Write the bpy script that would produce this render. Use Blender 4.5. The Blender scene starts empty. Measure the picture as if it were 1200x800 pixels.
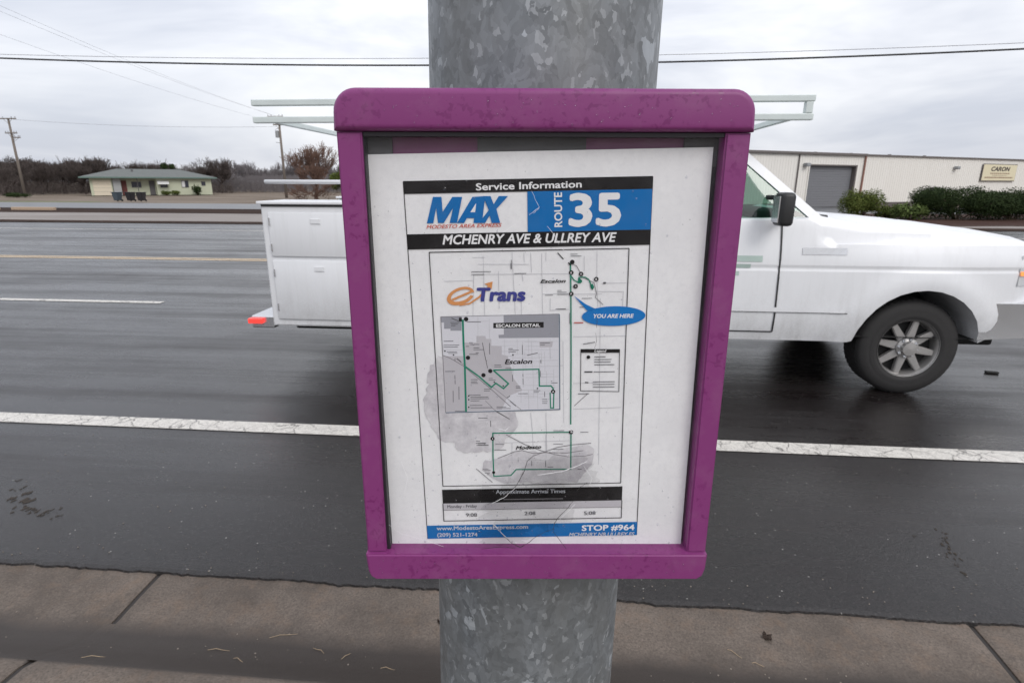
import bpy, bmesh, math, random
from mathutils import Vector, Matrix, noise
from math import radians, sin, cos, pi

random.seed(7)
SC = bpy.context.scene
COL = SC.collection

# ---------------------------------------------------------------- camera
CAM_H = 1.6
PITCH, ROLL, YAW = radians(15.66), radians(0.18), radians(-4.82)
cd = bpy.data.cameras.new('camera'); cam = bpy.data.objects.new('camera', cd); COL.objects.link(cam)
cd.sensor_width = 36.0; cd.lens = 19.91; cd.clip_start = 0.02; cd.clip_end = 4000
fw = Vector((sin(YAW)*cos(PITCH), cos(YAW)*cos(PITCH), -sin(PITCH)))
rt0 = Vector((cos(YAW), -sin(YAW), 0)); up0 = rt0.cross(fw)
rt = cos(ROLL)*rt0 + sin(ROLL)*up0; up = -sin(ROLL)*rt0 + cos(ROLL)*up0
m = Matrix((rt, up, -fw)).transposed().to_4x4(); m.translation = (0, 0, CAM_H)
cam.matrix_world = m
SC.camera = cam
cd.dof.use_dof = True; cd.dof.focus_distance = 0.56; cd.dof.aperture_fstop = 22

# ---------------------------------------------------------------- sky, sun, exposure
SUN_EL, SUN_ROT = radians(40), radians(142)      # behind the camera, veiled by the overcast
w = bpy.data.worlds.new('World'); SC.world = w; w.use_nodes = True
nt = w.node_tree; nt.nodes.clear(); N = nt.nodes.new; Lk = nt.links.new
out = N('ShaderNodeOutputWorld'); bg = N('ShaderNodeBackground'); bg.inputs['Strength'].default_value = 0.12
sky = N('ShaderNodeTexSky'); sky.sky_type = 'NISHITA'; sky.sun_disc = False
sky.sun_elevation = SUN_EL; sky.sun_rotation = SUN_ROT; sky.dust_density = 3.0
tc = N('ShaderNodeTexCoord'); mp = N('ShaderNodeMapping'); mp.inputs['Scale'].default_value = (1.6, 1.6, 5.5)
mp.inputs['Location'].default_value = (3.1, 0.4, 0.2)
nz = N('ShaderNodeTexNoise'); nz.inputs['Scale'].default_value = 1.3; nz.inputs['Detail'].default_value = 5
nz.inputs['Roughness'].default_value = 0.55; nz.inputs['Distortion'].default_value = 0.4
Lk(tc.outputs['Generated'], mp.inputs[0]); Lk(mp.outputs[0], nz.inputs['Vector'])
cr = N('ShaderNodeValToRGB'); cr.color_ramp.elements[0].position = 0.36; cr.color_ramp.elements[1].position = 0.64
cr.color_ramp.elements[0].color = (5.2, 5.45, 6.15, 1); cr.color_ramp.elements[1].color = (8.3, 8.35, 8.6, 1)
Lk(nz.outputs['Fac'], cr.inputs[0])
sep = N('ShaderNodeSeparateXYZ'); Lk(tc.outputs['Generated'], sep.inputs[0])
mr = N('ShaderNodeMapRange'); mr.inputs['From Min'].default_value = 0.0; mr.inputs['From Max'].default_value = 1.0
mr.inputs['To Min'].default_value = 1.06; mr.inputs['To Max'].default_value = 1.72
Lk(sep.outputs['Z'], mr.inputs['Value'])
vm = N('ShaderNodeVectorMath'); vm.operation = 'SCALE'; Lk(cr.outputs[0], vm.inputs[0]); Lk(mr.outputs[0], vm.inputs['Scale'])
mx = N('ShaderNodeMixRGB'); mx.inputs[0].default_value = 0.88
Lk(sky.outputs[0], mx.inputs[1]); Lk(vm.outputs[0], mx.inputs[2])
Lk(mx.outputs[0], bg.inputs['Color']); Lk(bg.outputs[0], out.inputs[0])
sl = bpy.data.lights.new('sun', 'SUN'); sl.energy = 1.35; sl.angle = radians(28); sl.color = (1, 0.97, 0.93)
so = bpy.data.objects.new('sun', sl); COL.objects.link(so)
sd = Vector((sin(SUN_ROT)*cos(SUN_EL), cos(SUN_ROT)*cos(SUN_EL), sin(SUN_EL)))
so.rotation_euler = sd.to_track_quat('Z', 'Y').to_euler(); so.location = (0, 0, 30)
SC.view_settings.view_transform = 'Standard'; SC.view_settings.look = 'None'
SC.view_settings.gamma = 1; SC.view_settings.exposure = 0.0

# ---------------------------------------------------------------- helpers
def link(o, parent=None):
    COL.objects.link(o)
    if parent is not None: o.parent = parent
    return o
def tag(o, label=None, cat=None, group=None, kind=None):
    if label: o['label'] = label
    if cat: o['category'] = cat
    if group: o['group'] = group
    if kind: o['kind'] = kind
    return o
def thing(name, label, cat, loc=(0, 0, 0), rz=0.0, group=None):
    o = bpy.data.objects.new(name, None); o.empty_display_size = 0.2
    link(o); o.location = loc; o.rotation_euler = (0, 0, rz)
    return tag(o, label, cat, group)
def obj(name, bm, mat, parent=None, smooth=False, angle=None, loc=None, rot=None):
    me = bpy.data.meshes.new(name); bm.to_mesh(me); bm.free()
    for mm in (mat if isinstance(mat, (list, tuple)) else [mat]): me.materials.append(mm)
    if smooth:
        me.shade_smooth()
        if angle: me.set_sharp_from_angle(angle=radians(angle))
    o = bpy.data.objects.new(name, me); link(o, parent)
    if loc is not None: o.location = loc
    if rot is not None: o.rotation_euler = rot
    return o
def rawmesh(name, verts, faces, mat, parent=None, smooth=False):
    me = bpy.data.meshes.new(name); me.from_pydata([tuple(v) for v in verts], [], faces); me.update()
    for mm in (mat if isinstance(mat, (list, tuple)) else [mat]): me.materials.append(mm)
    if smooth: me.shade_smooth()
    return link(bpy.data.objects.new(name, me), parent)
def dup(o, parent=None, **kw):
    c = o.copy(); COL.objects.link(c)
    if parent is not None: c.parent = parent
    for ch in list(o.children): dup(ch, c)
    return c
def box(bm, a, b, bev=0.0, seg=2):
    x0, y0, z0 = a; x1, y1, z1 = b
    r = bmesh.ops.create_cube(bm, size=1.0)
    M = Matrix.Translation(((x0+x1)/2, (y0+y1)/2, (z0+z1)/2)) @ Matrix.Diagonal((abs(x1-x0), abs(y1-y0), abs(z1-z0), 1))
    bmesh.ops.transform(bm, matrix=M, verts=r['verts'])
    if bev:
        es = list({e for v in r['verts'] for e in v.link_edges})
        bmesh.ops.bevel(bm, geom=es, offset=bev, segments=seg, affect='EDGES', profile=0.5)
    return bm
def bx(a, b, bev=0.0, seg=2):
    return box(bmesh.new(), a, b, bev, seg)
def tube(bm, pts, r, n=8, cap=True):
    """swept tube through pts; r number or list"""
    pts = [Vector(p) for p in pts]; rings = []
    rr = r if isinstance(r, (list, tuple)) else [r]*len(pts)
    for i, p in enumerate(pts):
        d = (pts[min(i+1, len(pts)-1)] - pts[max(i-1, 0)]).normalized()
        a = d.cross(Vector((0, 0, 1)) if abs(d.z) < 0.95 else Vector((1, 0, 0))).normalized(); b = d.cross(a)
        rings.append([bm.verts.new(p + (a*cos(2*pi*k/n) + b*sin(2*pi*k/n))*rr[i]) for k in range(n)])
    for i in range(len(rings)-1):
        for k in range(n):
            bm.faces.new((rings[i][k], rings[i][(k+1) % n], rings[i+1][(k+1) % n], rings[i+1][k]))
    if cap:
        bm.faces.new(rings[0][::-1]); bm.faces.new(rings[-1])
    return bm
def lathe(bm, prof, n=32, axis='z', close=False, cap=True):
    """prof: (radius, height) list"""
    rings = []
    for (r, h) in prof:
        ring = []
        for k in range(n):
            t = 2*pi*k/n
            if axis == 'z': p = (r*cos(t), r*sin(t), h)
            elif axis == 'y': p = (r*cos(t), h, r*sin(t))
            ring.append(bm.verts.new(p))
        rings.append(ring)
    L = len(rings)
    for i in range(L if close else L-1):
        A, B = rings[i], rings[(i+1) % L]
        for k in range(n): bm.faces.new((A[k], A[(k+1) % n], B[(k+1) % n], B[k]))
    if not close and cap:
        if prof[0][0] > 1e-4: bm.faces.new(rings[0][::-1])
        if prof[-1][0] > 1e-4: bm.faces.new(rings[-1])
    return bm
def prism(bm, poly, a, b, plane='xz'):
    """extrude polygon given in plane between offsets a, b on the third axis"""
    def P(u, v, t): return {'xz': (u, t, v), 'xy': (u, v, t), 'yz': (t, u, v)}[plane]
    A = [bm.verts.new(P(u, v, a)) for u, v in poly]; B = [bm.verts.new(P(u, v, b)) for u, v in poly]
    n = len(poly)
    bm.faces.new(A); bm.faces.new(B[::-1])
    for i in range(n): bm.faces.new((A[i], B[i], B[(i+1) % n], A[(i+1) % n]))
    bmesh.ops.recalc_face_normals(bm, faces=bm.faces[:])
    return bm

# ---------------------------------------------------------------- materials
class MatB:
    def __init__(s, name):
        s.m = bpy.data.materials.new(name); s.m.use_nodes = True; s.t = s.m.node_tree
        s.b = s.t.nodes['Principled BSDF']; s.o = s.t.nodes['Material Output']
    def n(s, t, **kw):
        x = s.t.nodes.new(t)
        for k, v in kw.items():
            if k in x.inputs: x.inputs[k].default_value = v
            else: setattr(x, k, v)
        return x
    def l(s, a, b): s.t.links.new(a, b); return b
    def coord(s, scale=(1, 1, 1), kind='Object', loc=(0, 0, 0), rot=(0, 0, 0)):
        tc = s.n('ShaderNodeTexCoord'); mp = s.n('ShaderNodeMapping')
        mp.inputs['Scale'].default_value = scale; mp.inputs['Location'].default_value = loc; mp.inputs['Rotation'].default_value = rot
        src = s.n('ShaderNodeNewGeometry').outputs['Position'] if kind == 'World' else tc.outputs[kind]
        s.l(src, mp.inputs[0]); return mp.outputs[0]
    def noise(s, vec, scale, detail=4, rough=0.6, dist=0):
        x = s.n('ShaderNodeTexNoise'); x.inputs['Scale'].default_value = scale; x.inputs['Detail'].default_value = detail
        x.inputs['Roughness'].default_value = rough; x.inputs['Distortion'].default_value = dist
        s.l(vec, x.inputs['Vector']); return x.outputs['Fac']
    def ramp(s, fac, stops):
        x = s.n('ShaderNodeValToRGB'); e = x.color_ramp.elements
        while len(e) < len(stops): e.new(0.5)
        for i, (p, c) in enumerate(stops):
            e[i].position = p; c = (c, c, c) if not isinstance(c, (tuple, list)) else c; e[i].color = (*c, 1)
        s.l(fac, x.inputs[0]); return x.outputs[0]
    def mix(s, fac, a, b, mode='MIX'):
        x = s.n('ShaderNodeMixRGB'); x.blend_type = mode
        for i, v in ((0, fac), (1, a), (2, b)):
            if isinstance(v, (int, float)): x.inputs[i].default_value = v if i == 0 else (v, v, v, 1)
            elif isinstance(v, tuple): x.inputs[i].default_value = (*v, 1)
            else: s.l(v, x.inputs[i])
        return x.outputs[0]
    def math(s, op, a, b=0.0):
        x = s.n('ShaderNodeMath'); x.operation = op
        for i, v in ((0, a), (1, b)):
            if isinstance(v, (int, float)): x.inputs[i].default_value = v
            else: s.l(v, x.inputs[i])
        return x.outputs[0]
    def set(s, **kw):
        for k, v in kw.items():
            k = k.replace('_', ' ')
            i = s.b.inputs[k]
            if hasattr(v, 'is_linked') or isinstance(v, bpy.types.NodeSocket): s.l(v, i)
            elif isinstance(v, tuple): i.default_value = (*v, 1) if len(v) == 3 and k != 'Normal' else v
            else: i.default_value = v
        return s
    def bump(s, h, strength=0.3, dist=0.01):
        x = s.n('ShaderNodeBump'); x.inputs['Strength'].default_value = strength; x.inputs['Distance'].default_value = dist
        s.l(h, x.inputs['Height']); s.l(x.outputs[0], s.b.inputs['Normal']); return s

def simple(name, col, rough=0.6, metal=0.0, var=0.12, scale=8.0, bump=0.0, **kw):
    b = MatB(name); v = b.coord()
    f = b.noise(v, scale, 5, 0.65)
    c = b.mix(f, tuple(x*(1-var) for x in col), tuple(min(1, x*(1+var)) for x in col))
    b.set(Base_Color=c, Roughness=rough, Metallic=metal, **kw)
    if bump: b.bump(f, bump, 0.01)
    return b.m

# asphalt, soaked: lanes polished by tyres run along X
def asphalt_mat():
    b = MatB('wet_asphalt'); v = b.coord()
    streak = b.ramp(b.noise(b.coord(scale=(0.04, 1.0, 1.0)), 2.4, 7, 0.72), [(0.30, 0.0), (0.70, 1.0)]); patch = b.noise(b.coord(scale=(0.30, 0.9, 1)), 0.8, 5, 0.62)
    blot = b.noise(v, 2.6, 7, 0.72); grain = b.noise(v, 110, 4, 0.75); fine = b.noise(v, 320, 2, 0.7)
    def vor(sc):
        x = b.n('ShaderNodeTexVoronoi'); x.inputs['Scale'].default_value = sc; b.l(v, x.inputs['Vector'])
        c_ = b.n('ShaderNodeSeparateColor'); b.l(x.outputs['Color'], c_.inputs[0]); return x.outputs['Distance'], c_.outputs[0]
    d1, c1 = vor(95); d2, c2 = vor(48)
    base = b.mix(streak, (0.009, 0.006, 0.006), (0.017, 0.013, 0.013))
    base = b.mix(b.ramp(blot, [(0.35, 0.0), (0.70, 0.55)]), base, (0.022, 0.021, 0.020))
    base = b.mix(b.ramp(c1, [(0.0, 0.55), (0.6, 0.0)]), base, (0.003, 0.003, 0.003))
    stone = b.math('MULTIPLY', b.ramp(c1, [(0.72, 0.0), (0.95, 1.0)]), b.ramp(d1, [(0.25, 1.0), (0.45, 0.0)]))
    base = b.mix(b.math('MULTIPLY', stone, 0.55), base, (0.055, 0.052, 0.050))
    sp = b.math('MULTIPLY', b.ramp(d2, [(0.0, 1.0), (0.12, 1.0), (0.2, 0.0)]), b.ramp(c2, [(0.955, 0.0), (0.965, 1.0)]))
    base = b.mix(b.math('MULTIPLY', sp, 0.9), base, (0.30, 0.29, 0.27))
    cn = b.noise(b.coord(scale=(0.6, 1.4, 1)), 1.1, 7, 0.62)
    base = b.mix(b.math('MULTIPLY', b.ramp(cn, [(0.4960, 0.0), (0.500, 1.0), (0.5040, 0.0)]), 0.5), base, (0.006, 0.006, 0.006))
    rg = b.math('ADD', b.ramp(streak, [(0.15, 0.08), (0.85, 0.34)]), b.math('MULTIPLY', b.ramp(patch, [(0.35, 0.0), (0.65, 1.0)]), 0.16))
    rg = b.math('ADD', rg, b.math('MULTIPLY', b.math('SUBTRACT', blot, 0.5), 0.25))
    b.set(Base_Color=base, Roughness=rg); b.b.inputs['IOR'].default_value = 1.52
    h = b.mix(0.45, b.mix(0.5, d1, grain), fine)
    g = b.n('ShaderNodeNewGeometry'); s_ = b.n('ShaderNodeSeparateXYZ'); b.l(g.outputs['Position'], s_.inputs[0])
    sh = b.n('ShaderNodeMapRange'); sh.inputs['From Min'].default_value = 1.95; sh.inputs['From Max'].default_value = 2.9; sh.inputs['To Min'].default_value = 0.9; sh.inputs['To Max'].default_value = 0.28
    b.l(s_.outputs['Y'], sh.inputs['Value'])
    x = b.n('ShaderNodeBump'); x.inputs['Distance'].default_value = 0.006; b.l(sh.outputs[0], x.inputs['Strength']); b.l(h, x.inputs['Height']); b.l(x.outputs[0], b.b.inputs['Normal'])
    return b.m
def concrete_mat(name, dry, wet, wet_y=None):
    b = MatB(name); v = b.coord(kind='World')
    n1 = b.noise(v, 3.0, 8, 0.72); n2 = b.noise(v, 120, 4, 0.8); n3 = b.noise(v, 11, 6, 0.7)
    c = b.mix(b.ramp(n1, [(0.35, 0.0), (0.65, 1.0)]), tuple(x*0.68 for x in dry), tuple(x*1.18 for x in dry))
    c = b.mix(b.ramp(n2, [(0.32, 0.75), (0.55, 0.0)]), c, tuple(x*0.35 for x in dry))
    c = b.mix(b.ramp(n2, [(0.60, 0.0), (0.78, 0.6)]), c, tuple(x*2.2 for x in dry))
    c = b.mix(b.math('MULTIPLY', b.ramp(n3, [(0.5, 0.0), (0.75, 1.0)]), 0.35), c, (0.20, 0.13, 0.085))
    rough = 0.75
    if wet_y:
        g = b.n('ShaderNodeNewGeometry'); s = b.n('ShaderNodeSeparateXYZ'); b.l(g.outputs['Position'], s.inputs[0])
        wob = b.math('MULTIPLY', b.math('SUBTRACT', b.noise(v, 2.2, 5, 0.6), 0.5), 0.10)
        y = b.math('ADD', s.outputs['Y'], wob)
        lo, hi, top = wet_y
        a = b.n('ShaderNodeMapRange'); a.inputs['From Min'].default_value = hi+0.05; a.inputs['From Max'].default_value = hi-0.05; b.l(y, a.inputs['Value'])
        zz = b.n('ShaderNodeMapRange'); zz.inputs['From Min'].default_value = top; zz.inputs['From Max'].default_value = top-0.006; b.l(s.outputs['Z'], zz.inputs['Value'])
        f = b.math('MULTIPLY', a.outputs[0], zz.outputs[0])
        c = b.mix(f, c, b.mix(n3, wet, tuple(x*1.35 for x in wet)))
        rough = b.math('SUBTRACT', 0.75, b.math('MULTIPLY', f, 0.22)); b.set(Specular_IOR_Level=0.3)
    b.set(Base_Color=c, Roughness=rough); b.bump(b.mix(0.4, n2, n3), 0.5, 0.006)
    return b.m
def purple_mat():
    b = MatB('purple_powder_coat'); v = b.coord()
    n = b.noise(v, 170, 3, 0.55, 0.5); big = b.noise(v, 14, 3, 0.5)
    drops = b.ramp(n, [(0.575, 0.0), (0.61, 1.0)])
    gate = b.ramp(big, [(0.40, 0.0), (0.52, 1.0)])
    f = b.math('MULTIPLY', drops, gate)
    c = b.mix(b.math('MULTIPLY', f, 0.65), (0.198, 0.034, 0.152), (0.135, 0.014, 0.100))
    c = b.mix(b.math('MULTIPLY', b.ramp(b.noise(v, 26, 5, 0.7), [(0.5, 0.0), (0.8, 1.0)]), 0.10), c, (0.45, 0.33, 0.38))
    b.set(Base_Color=c, Roughness=b.math('SUBTRACT', 0.46, b.math('MULTIPLY', f, 0.16)))
    b.set(Specular_IOR_Level=0.38); b.bump(b.noise(v, 700, 2, 0.5), 0.05, 0.0006)
    return b.m
def galv_mat():
    b = MatB('galvanised_steel'); v = b.coord(scale=(1, 1, 0.75))
    d = b.noise(v, 30, 3, 0.5); dv = b.n('ShaderNodeVectorMath'); dv.operation = 'ADD'
    sc = b.n('ShaderNodeVectorMath'); sc.operation = 'SCALE'; nn = b.n('ShaderNodeTexNoise'); nn.inputs['Scale'].default_value = 45; nn.inputs['Detail'].default_value = 4
    b.l(v, nn.inputs['Vector']); b.l(nn.outputs['Color'], sc.inputs[0]); sc.inputs['Scale'].default_value = 0.03
    b.l(v, dv.inputs[0]); b.l(sc.outputs[0], dv.inputs[1])
    def cells(scale):
        x = b.n('ShaderNodeTexVoronoi'); x.inputs['Scale'].default_value = scale; b.l(dv.outputs[0], x.inputs['Vector'])
        s = b.n('ShaderNodeSeparateColor'); b.l(x.outputs['Color'], s.inputs[0]); return s
    a = cells(74); c2 = cells(190)
    base = b.mix(a.outputs[0], (0.125, 0.137, 0.147), (0.225, 0.243, 0.258))
    base = b.mix(0.35, base, b.mix(c2.outputs[0], (0.12, 0.13, 0.137), (0.29, 0.31, 0.33)))
    bright = b.ramp(a.outputs[1], [(0.955, 0.0), (0.962, 1.0)]); br2 = b.ramp(c2.outputs[1], [(0.93, 0.0), (0.94, 1.0)])
    base = b.mix(b.math('MULTIPLY', bright, 0.60), base, (0.50, 0.54, 0.58))
    base = b.mix(b.math('MULTIPLY', br2, 0.32), base, (0.60, 0.63, 0.66))
    dirt = b.ramp(b.noise(b.coord(scale=(1, 1, 0.35)), 9, 5, 0.65), [(0.40, 0.0), (0.72, 1.0)])
    base = b.mix(b.math('MULTIPLY', dirt, 0.55), base, (0.13, 0.13, 0.12))
    b.set(Base_Color=base, Metallic=0.35, Roughness=b.math('ADD', 0.40, b.math('MULTIPLY', a.outputs[2], 0.2)))
    b.bump(b.noise(v, 60, 4, 0.6), 0.10, 0.002)
    return b.m
def glass_mat(name, tint=(1, 1, 1), gloss=0.05, dirt=0.0, rough=0.02, ior=1.47):
    """thin clear sheet: mostly straight-through with a Fresnel sheen"""
    b = MatB(name); b.t.nodes.remove(b.b)
    tr = b.n('ShaderNodeBsdfTransparent'); tr.inputs[0].default_value = (*tint, 1)
    gl = b.n('ShaderNodeBsdfGlossy'); gl.inputs['Roughness'].default_value = rough
    fr = b.n('ShaderNodeFresnel'); fr.inputs['IOR'].default_value = ior
    geo = b.n('ShaderNodeNewGeometry'); ff_ = b.math('SUBTRACT', 1.0, geo.outputs['Backfacing'])
    fac = b.math('MULTIPLY', b.math('ADD', fr.outputs[0], gloss), ff_)
    mxs = b.n('ShaderNodeMixShader'); b.l(fac, mxs.inputs[0]); b.l(tr.outputs[0], mxs.inputs[1]); b.l(gl.outputs[0], mxs.inputs[2])
    last = mxs.outputs[0]
    if dirt:
        v = b.coord(); df = b.n('ShaderNodeBsdfDiffuse'); df.inputs[0].default_value = (0.55, 0.55, 0.55, 1)
        n = b.ramp(b.noise(v, 38, 6, 0.7), [(0.45, 0.15), (0.80, 1.0)]); sp = b.ramp(b.noise(v, 420, 2, 0.5), [(0.66, 0.0), (0.72, 1.0)])
        f = b.math('MULTIPLY', b.math('MULTIPLY', b.math('ADD', n, sp), dirt), ff_)
        m2 = b.n('ShaderNodeMixShader'); b.l(f, m2.inputs[0]); b.l(last, m2.inputs[1]); b.l(df.outputs[0], m2.inputs[2]); last = m2.outputs[0]
    b.l(last, b.o.inputs['Surface']); return b.m
def emit_mat(name, col, strength, rough=0.3):
    b = MatB(name); b.set(Base_Color=col, Roughness=rough, Emission_Color=col, Emission_Strength=strength); return b.m

M = {}
M['asphalt'] = asphalt_mat()
M['gutter'] = concrete_mat('gutter_concrete', (0.140, 0.114, 0.095), (0.036, 0.029, 0.025), (1.2, 1.66, 0.108))
M['walk'] = concrete_mat('walk_concrete', (0.16, 0.145, 0.13), (0.05, 0.05, 0.05))
M['joint'] = simple('joint_grime', (0.030, 0.026, 0.024), 0.8)
M['purple'] = purple_mat()
M['galv'] = galv_mat()
M['acrylic'] = glass_mat('scratched_acrylic', (0.985, 0.985, 0.985), 0.0, 0.035, 0.12, 1.22)
M['crazed'] = glass_mat('crazed_acrylic', (0.90, 0.90, 0.90), 0.0, 0.55, 0.3, 1.22)
M['drop'] = glass_mat('water_drop', (0.93, 0.93, 0.95), 0.06, 0, 0.0)
M['backplate'] = simple('back_plate_purple', (0.17, 0.055, 0.13), 0.5)
M['foam'] = simple('grey_foam', (0.075, 0.075, 0.080), 0.8)
M['edge_strip'] = simple('black_edge_strip', (0.015, 0.013, 0.018), 0.5)
def paint(name, base, wear, thr):
    b = MatB(name); v = b.coord()
    n = b.noise(b.coord(scale=(1, 1.6, 1), rot=(0, 0, 0.9)), 7, 8, 0.8, 2.5); g = b.noise(v, 120, 3, 0.6)
    k = b.ramp(n, [(0.486, 0.0), (0.497, 1.0), (0.503, 1.0), (0.514, 0.0)])
    k2 = b.ramp(b.noise(v, 9, 6, 0.7), [(0.60, 0.0), (0.68, 1.0)])
    nn = b.n('ShaderNodeTexNoise'); nn.inputs['Scale'].default_value = 9; nn.inputs['Detail'].default_value = 5; b.l(v, nn.inputs['Vector'])
    s1 = b.n('ShaderNodeVectorMath'); s1.operation = 'SCALE'; s1.inputs['Scale'].default_value = 0.16; b.l(nn.outputs['Color'], s1.inputs[0])
    s2 = b.n('ShaderNodeVectorMath'); s2.operation = 'ADD'; b.l(v, s2.inputs[0]); b.l(s1.outputs[0], s2.inputs[1])
    vo = b.n('ShaderNodeTexVoronoi'); vo.feature = 'DISTANCE_TO_EDGE'; vo.inputs['Scale'].default_value = 8; b.l(s2.outputs[0], vo.inputs['Vector'])
    k = b.math('MAXIMUM', k, b.math('MULTIPLY', b.ramp(vo.outputs['Distance'], [(0.0, 1.0), (0.022, 0.8), (0.045, 0.0)]), b.ramp(b.noise(v, 3.0, 4, 0.6), [(0.38, 0.0), (0.55, 1.0)])))
    kk = b.math('MULTIPLY', b.math('MAXIMUM', k, b.math('MULTIPLY', k2, 0.5)), wear)
    c = b.mix(b.math('MULTIPLY', g, 0.3), base, tuple(x*0.6 for x in base)); c = b.mix(kk, c, (0.035, 0.03, 0.028))
    b.set(Base_Color=c, Roughness=0.45); b.bump(g, 0.2, 0.002); return b.m
M['whiteline'] = paint('worn_white_paint', (0.66, 0.63, 0.58), 0.85, 0)
M['yellowline'] = paint('worn_yellow_paint', (0.60, 0.45, 0.28), 0.6, 0)
M['soil'] = None
def soil_mat(name, a, c, rough=0.85, sc=1.0):
    b = MatB(name); v = b.coord(); n = b.noise(b.coord(scale=(0.25, 1, 1)), 0.5*sc, 7, 0.65); n2 = b.noise(v, 9, 4, 0.6)
    col = b.mix(b.ramp(n, [(0.35, 0.0), (0.65, 1.0)]), a, c); col = b.mix(b.math('MULTIPLY', n2, 0.35), col, tuple(x*0.5 for x in a))
    b.set(Base_Color=col, Roughness=rough, **({'Specular_IOR_Level': 0.08} if rough > 0.84 else {})); b.bump(n2, 0.5, 0.03); return b.m
M['soil'] = soil_mat('damp_soil', (0.13, 0.10, 0.075), (0.26, 0.22, 0.18))
M['mud'] = soil_mat('dark_mud', (0.030, 0.018, 0.014), (0.050, 0.030, 0.022), 0.95)
M['verge'] = soil_mat('gravel_verge', (0.16, 0.13, 0.11), (0.28, 0.25, 0.23), 0.6)
M['frontage'] = soil_mat('wet_frontage_asphalt', (0.07, 0.072, 0.078), (0.10, 0.10, 0.105), 0.35)
M['mulch'] = soil_mat('bark_mulch', (0.045, 0.022, 0.018), (0.075, 0.045, 0.035))
M['grass'] = simple('weed_green', (0.09, 0.12, 0.03), 0.8, var=0.4)

# ---------------------------------------------------------------- the setting: ground, road, gutter, walk
def struct(o, label=None): return tag(o, label, kind='structure')
ROAD_NEAR, ROAD_FAR = 1.93, 21.6
def gz(y):                                   # the land falls a little beyond the road
    t = min(1, max(0, (y-26)/30)); return -0.28*t*t*(3-2*t)
# far land: one sheet to the horizon
ys = [-400, -60, -5, 0.0, 1.0, 2.0, 10, 21, 26, 30, 34, 38, 42, 46, 50, 56, 66, 80, 120, 300, 1500]
xs = [-1500, -300, -80, -20, 0, 20, 80, 300, 1500]
vv = [(x, y, gz(y)-0.10) for y in ys for x in xs]
ff = [(j*9+i, j*9+i+1, (j+1)*9+i+1, (j+1)*9+i) for j in range(len(ys)-1) for i in range(8)]
struct(rawmesh('ground', vv, ff, M['soil'], smooth=True))
def sheet(name, y0, y1, mat, lift=0.0, x0=-260, x1=260, ragged0=0, ragged1=0, step=None, follow=True, kind='structure', ny=6):
    rnd = random.Random(name); n = int((x1-x0)/step) if step else 60
    V, F = [], []
    for i in range(n+1):
        x = x0+(x1-x0)*i/n
        a = y0+ragged0*(noise.noise(Vector((x*0.35, y0, 1)))+0.5*noise.noise(Vector((x*1.7, y0, 5))))
        c = y1+ragged1*(noise.noise(Vector((x*0.30, y1, 2)))+0.5*noise.noise(Vector((x*1.3, y1, 7))))
        for j in range(ny+1):
            y = a+(c-a)*j/ny; V.append((x, y, (gz(y) if follow else 0)+lift))
    for i in range(n):
        for j in range(ny):
            q = i*(ny+1)+j; F.append((q, q+ny+1, q+ny+2, q+1))
    o = rawmesh(name, V, F, mat, smooth=True)
    if kind: o['kind'] = kind
    return o
# carriageway: ragged broken edge over the gutter, 12 mm thick there
def road():
    V, F = [], []; X = []
    x = -260
    while x < 260:
        X.append(x); x += 0.012 if -4.2 < x < 4.2 else (0.06 if -9 < x < 9 else 4.0)
    X.append(260)
    Y = [2.2, 3.4, 6, 9, 12, 16, ROAD_FAR]
    for x in X:
        e = ROAD_NEAR + 0.012*noise.noise(Vector((x*3.1, 0, 0))) + 0.009*noise.noise(Vector((x*13, 3, 0))) + 0.006*noise.noise(Vector((x*45, 9, 0)))
        k = 0.004*abs(noise.noise(Vector((x*22, 1, 4))))
        V += [(x, e-0.004-k, -0.020), (x, e, -0.004-k), (x, e+0.018, 0.0)]
        V += [(x, y, 0.0) for y in Y]
    m_ = 3+len(Y)
    for i in range(len(X)-1):
        for j in range(m_-1):
            q = i*m_+j; F.append((q, q+m_, q+m_+1, q+1))
    o = rawmesh('road', V, F, M['asphalt'], smooth=False); struct(o)
road()
sheet('gravel_verge', ROAD_FAR-0.1, 29.0, M['verge'], 0.012, ragged0=0.0, ragged1=0.5)
sheet('mud_strip', 21.55, 22.75, M['mud'], 0.020, ragged0=0.1, ragged1=0.25)  # plain dark strip along the far asphalt edge
sheet('mud_verge', 28.6, 34.6, M['mud'], 0.016, x0=-260, x1=-8, ragged0=0.5, ragged1=0.3)
sheet('mulch_bed', 24.0, 34.5, M['mulch'], 0.022, x0=6, x1=120, ragged0=0.5, ragged1=0.3)
sheet('frontage_road', 34.5, 47.5, M['frontage'], 0.02, ragged0=0.1, ragged1=0.5)
sheet('grass_strip', 48.5, 50.8, M['grass'], 0.03, x0=-260, x1=-42, ragged0=0.6, ragged1=0.7)
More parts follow.
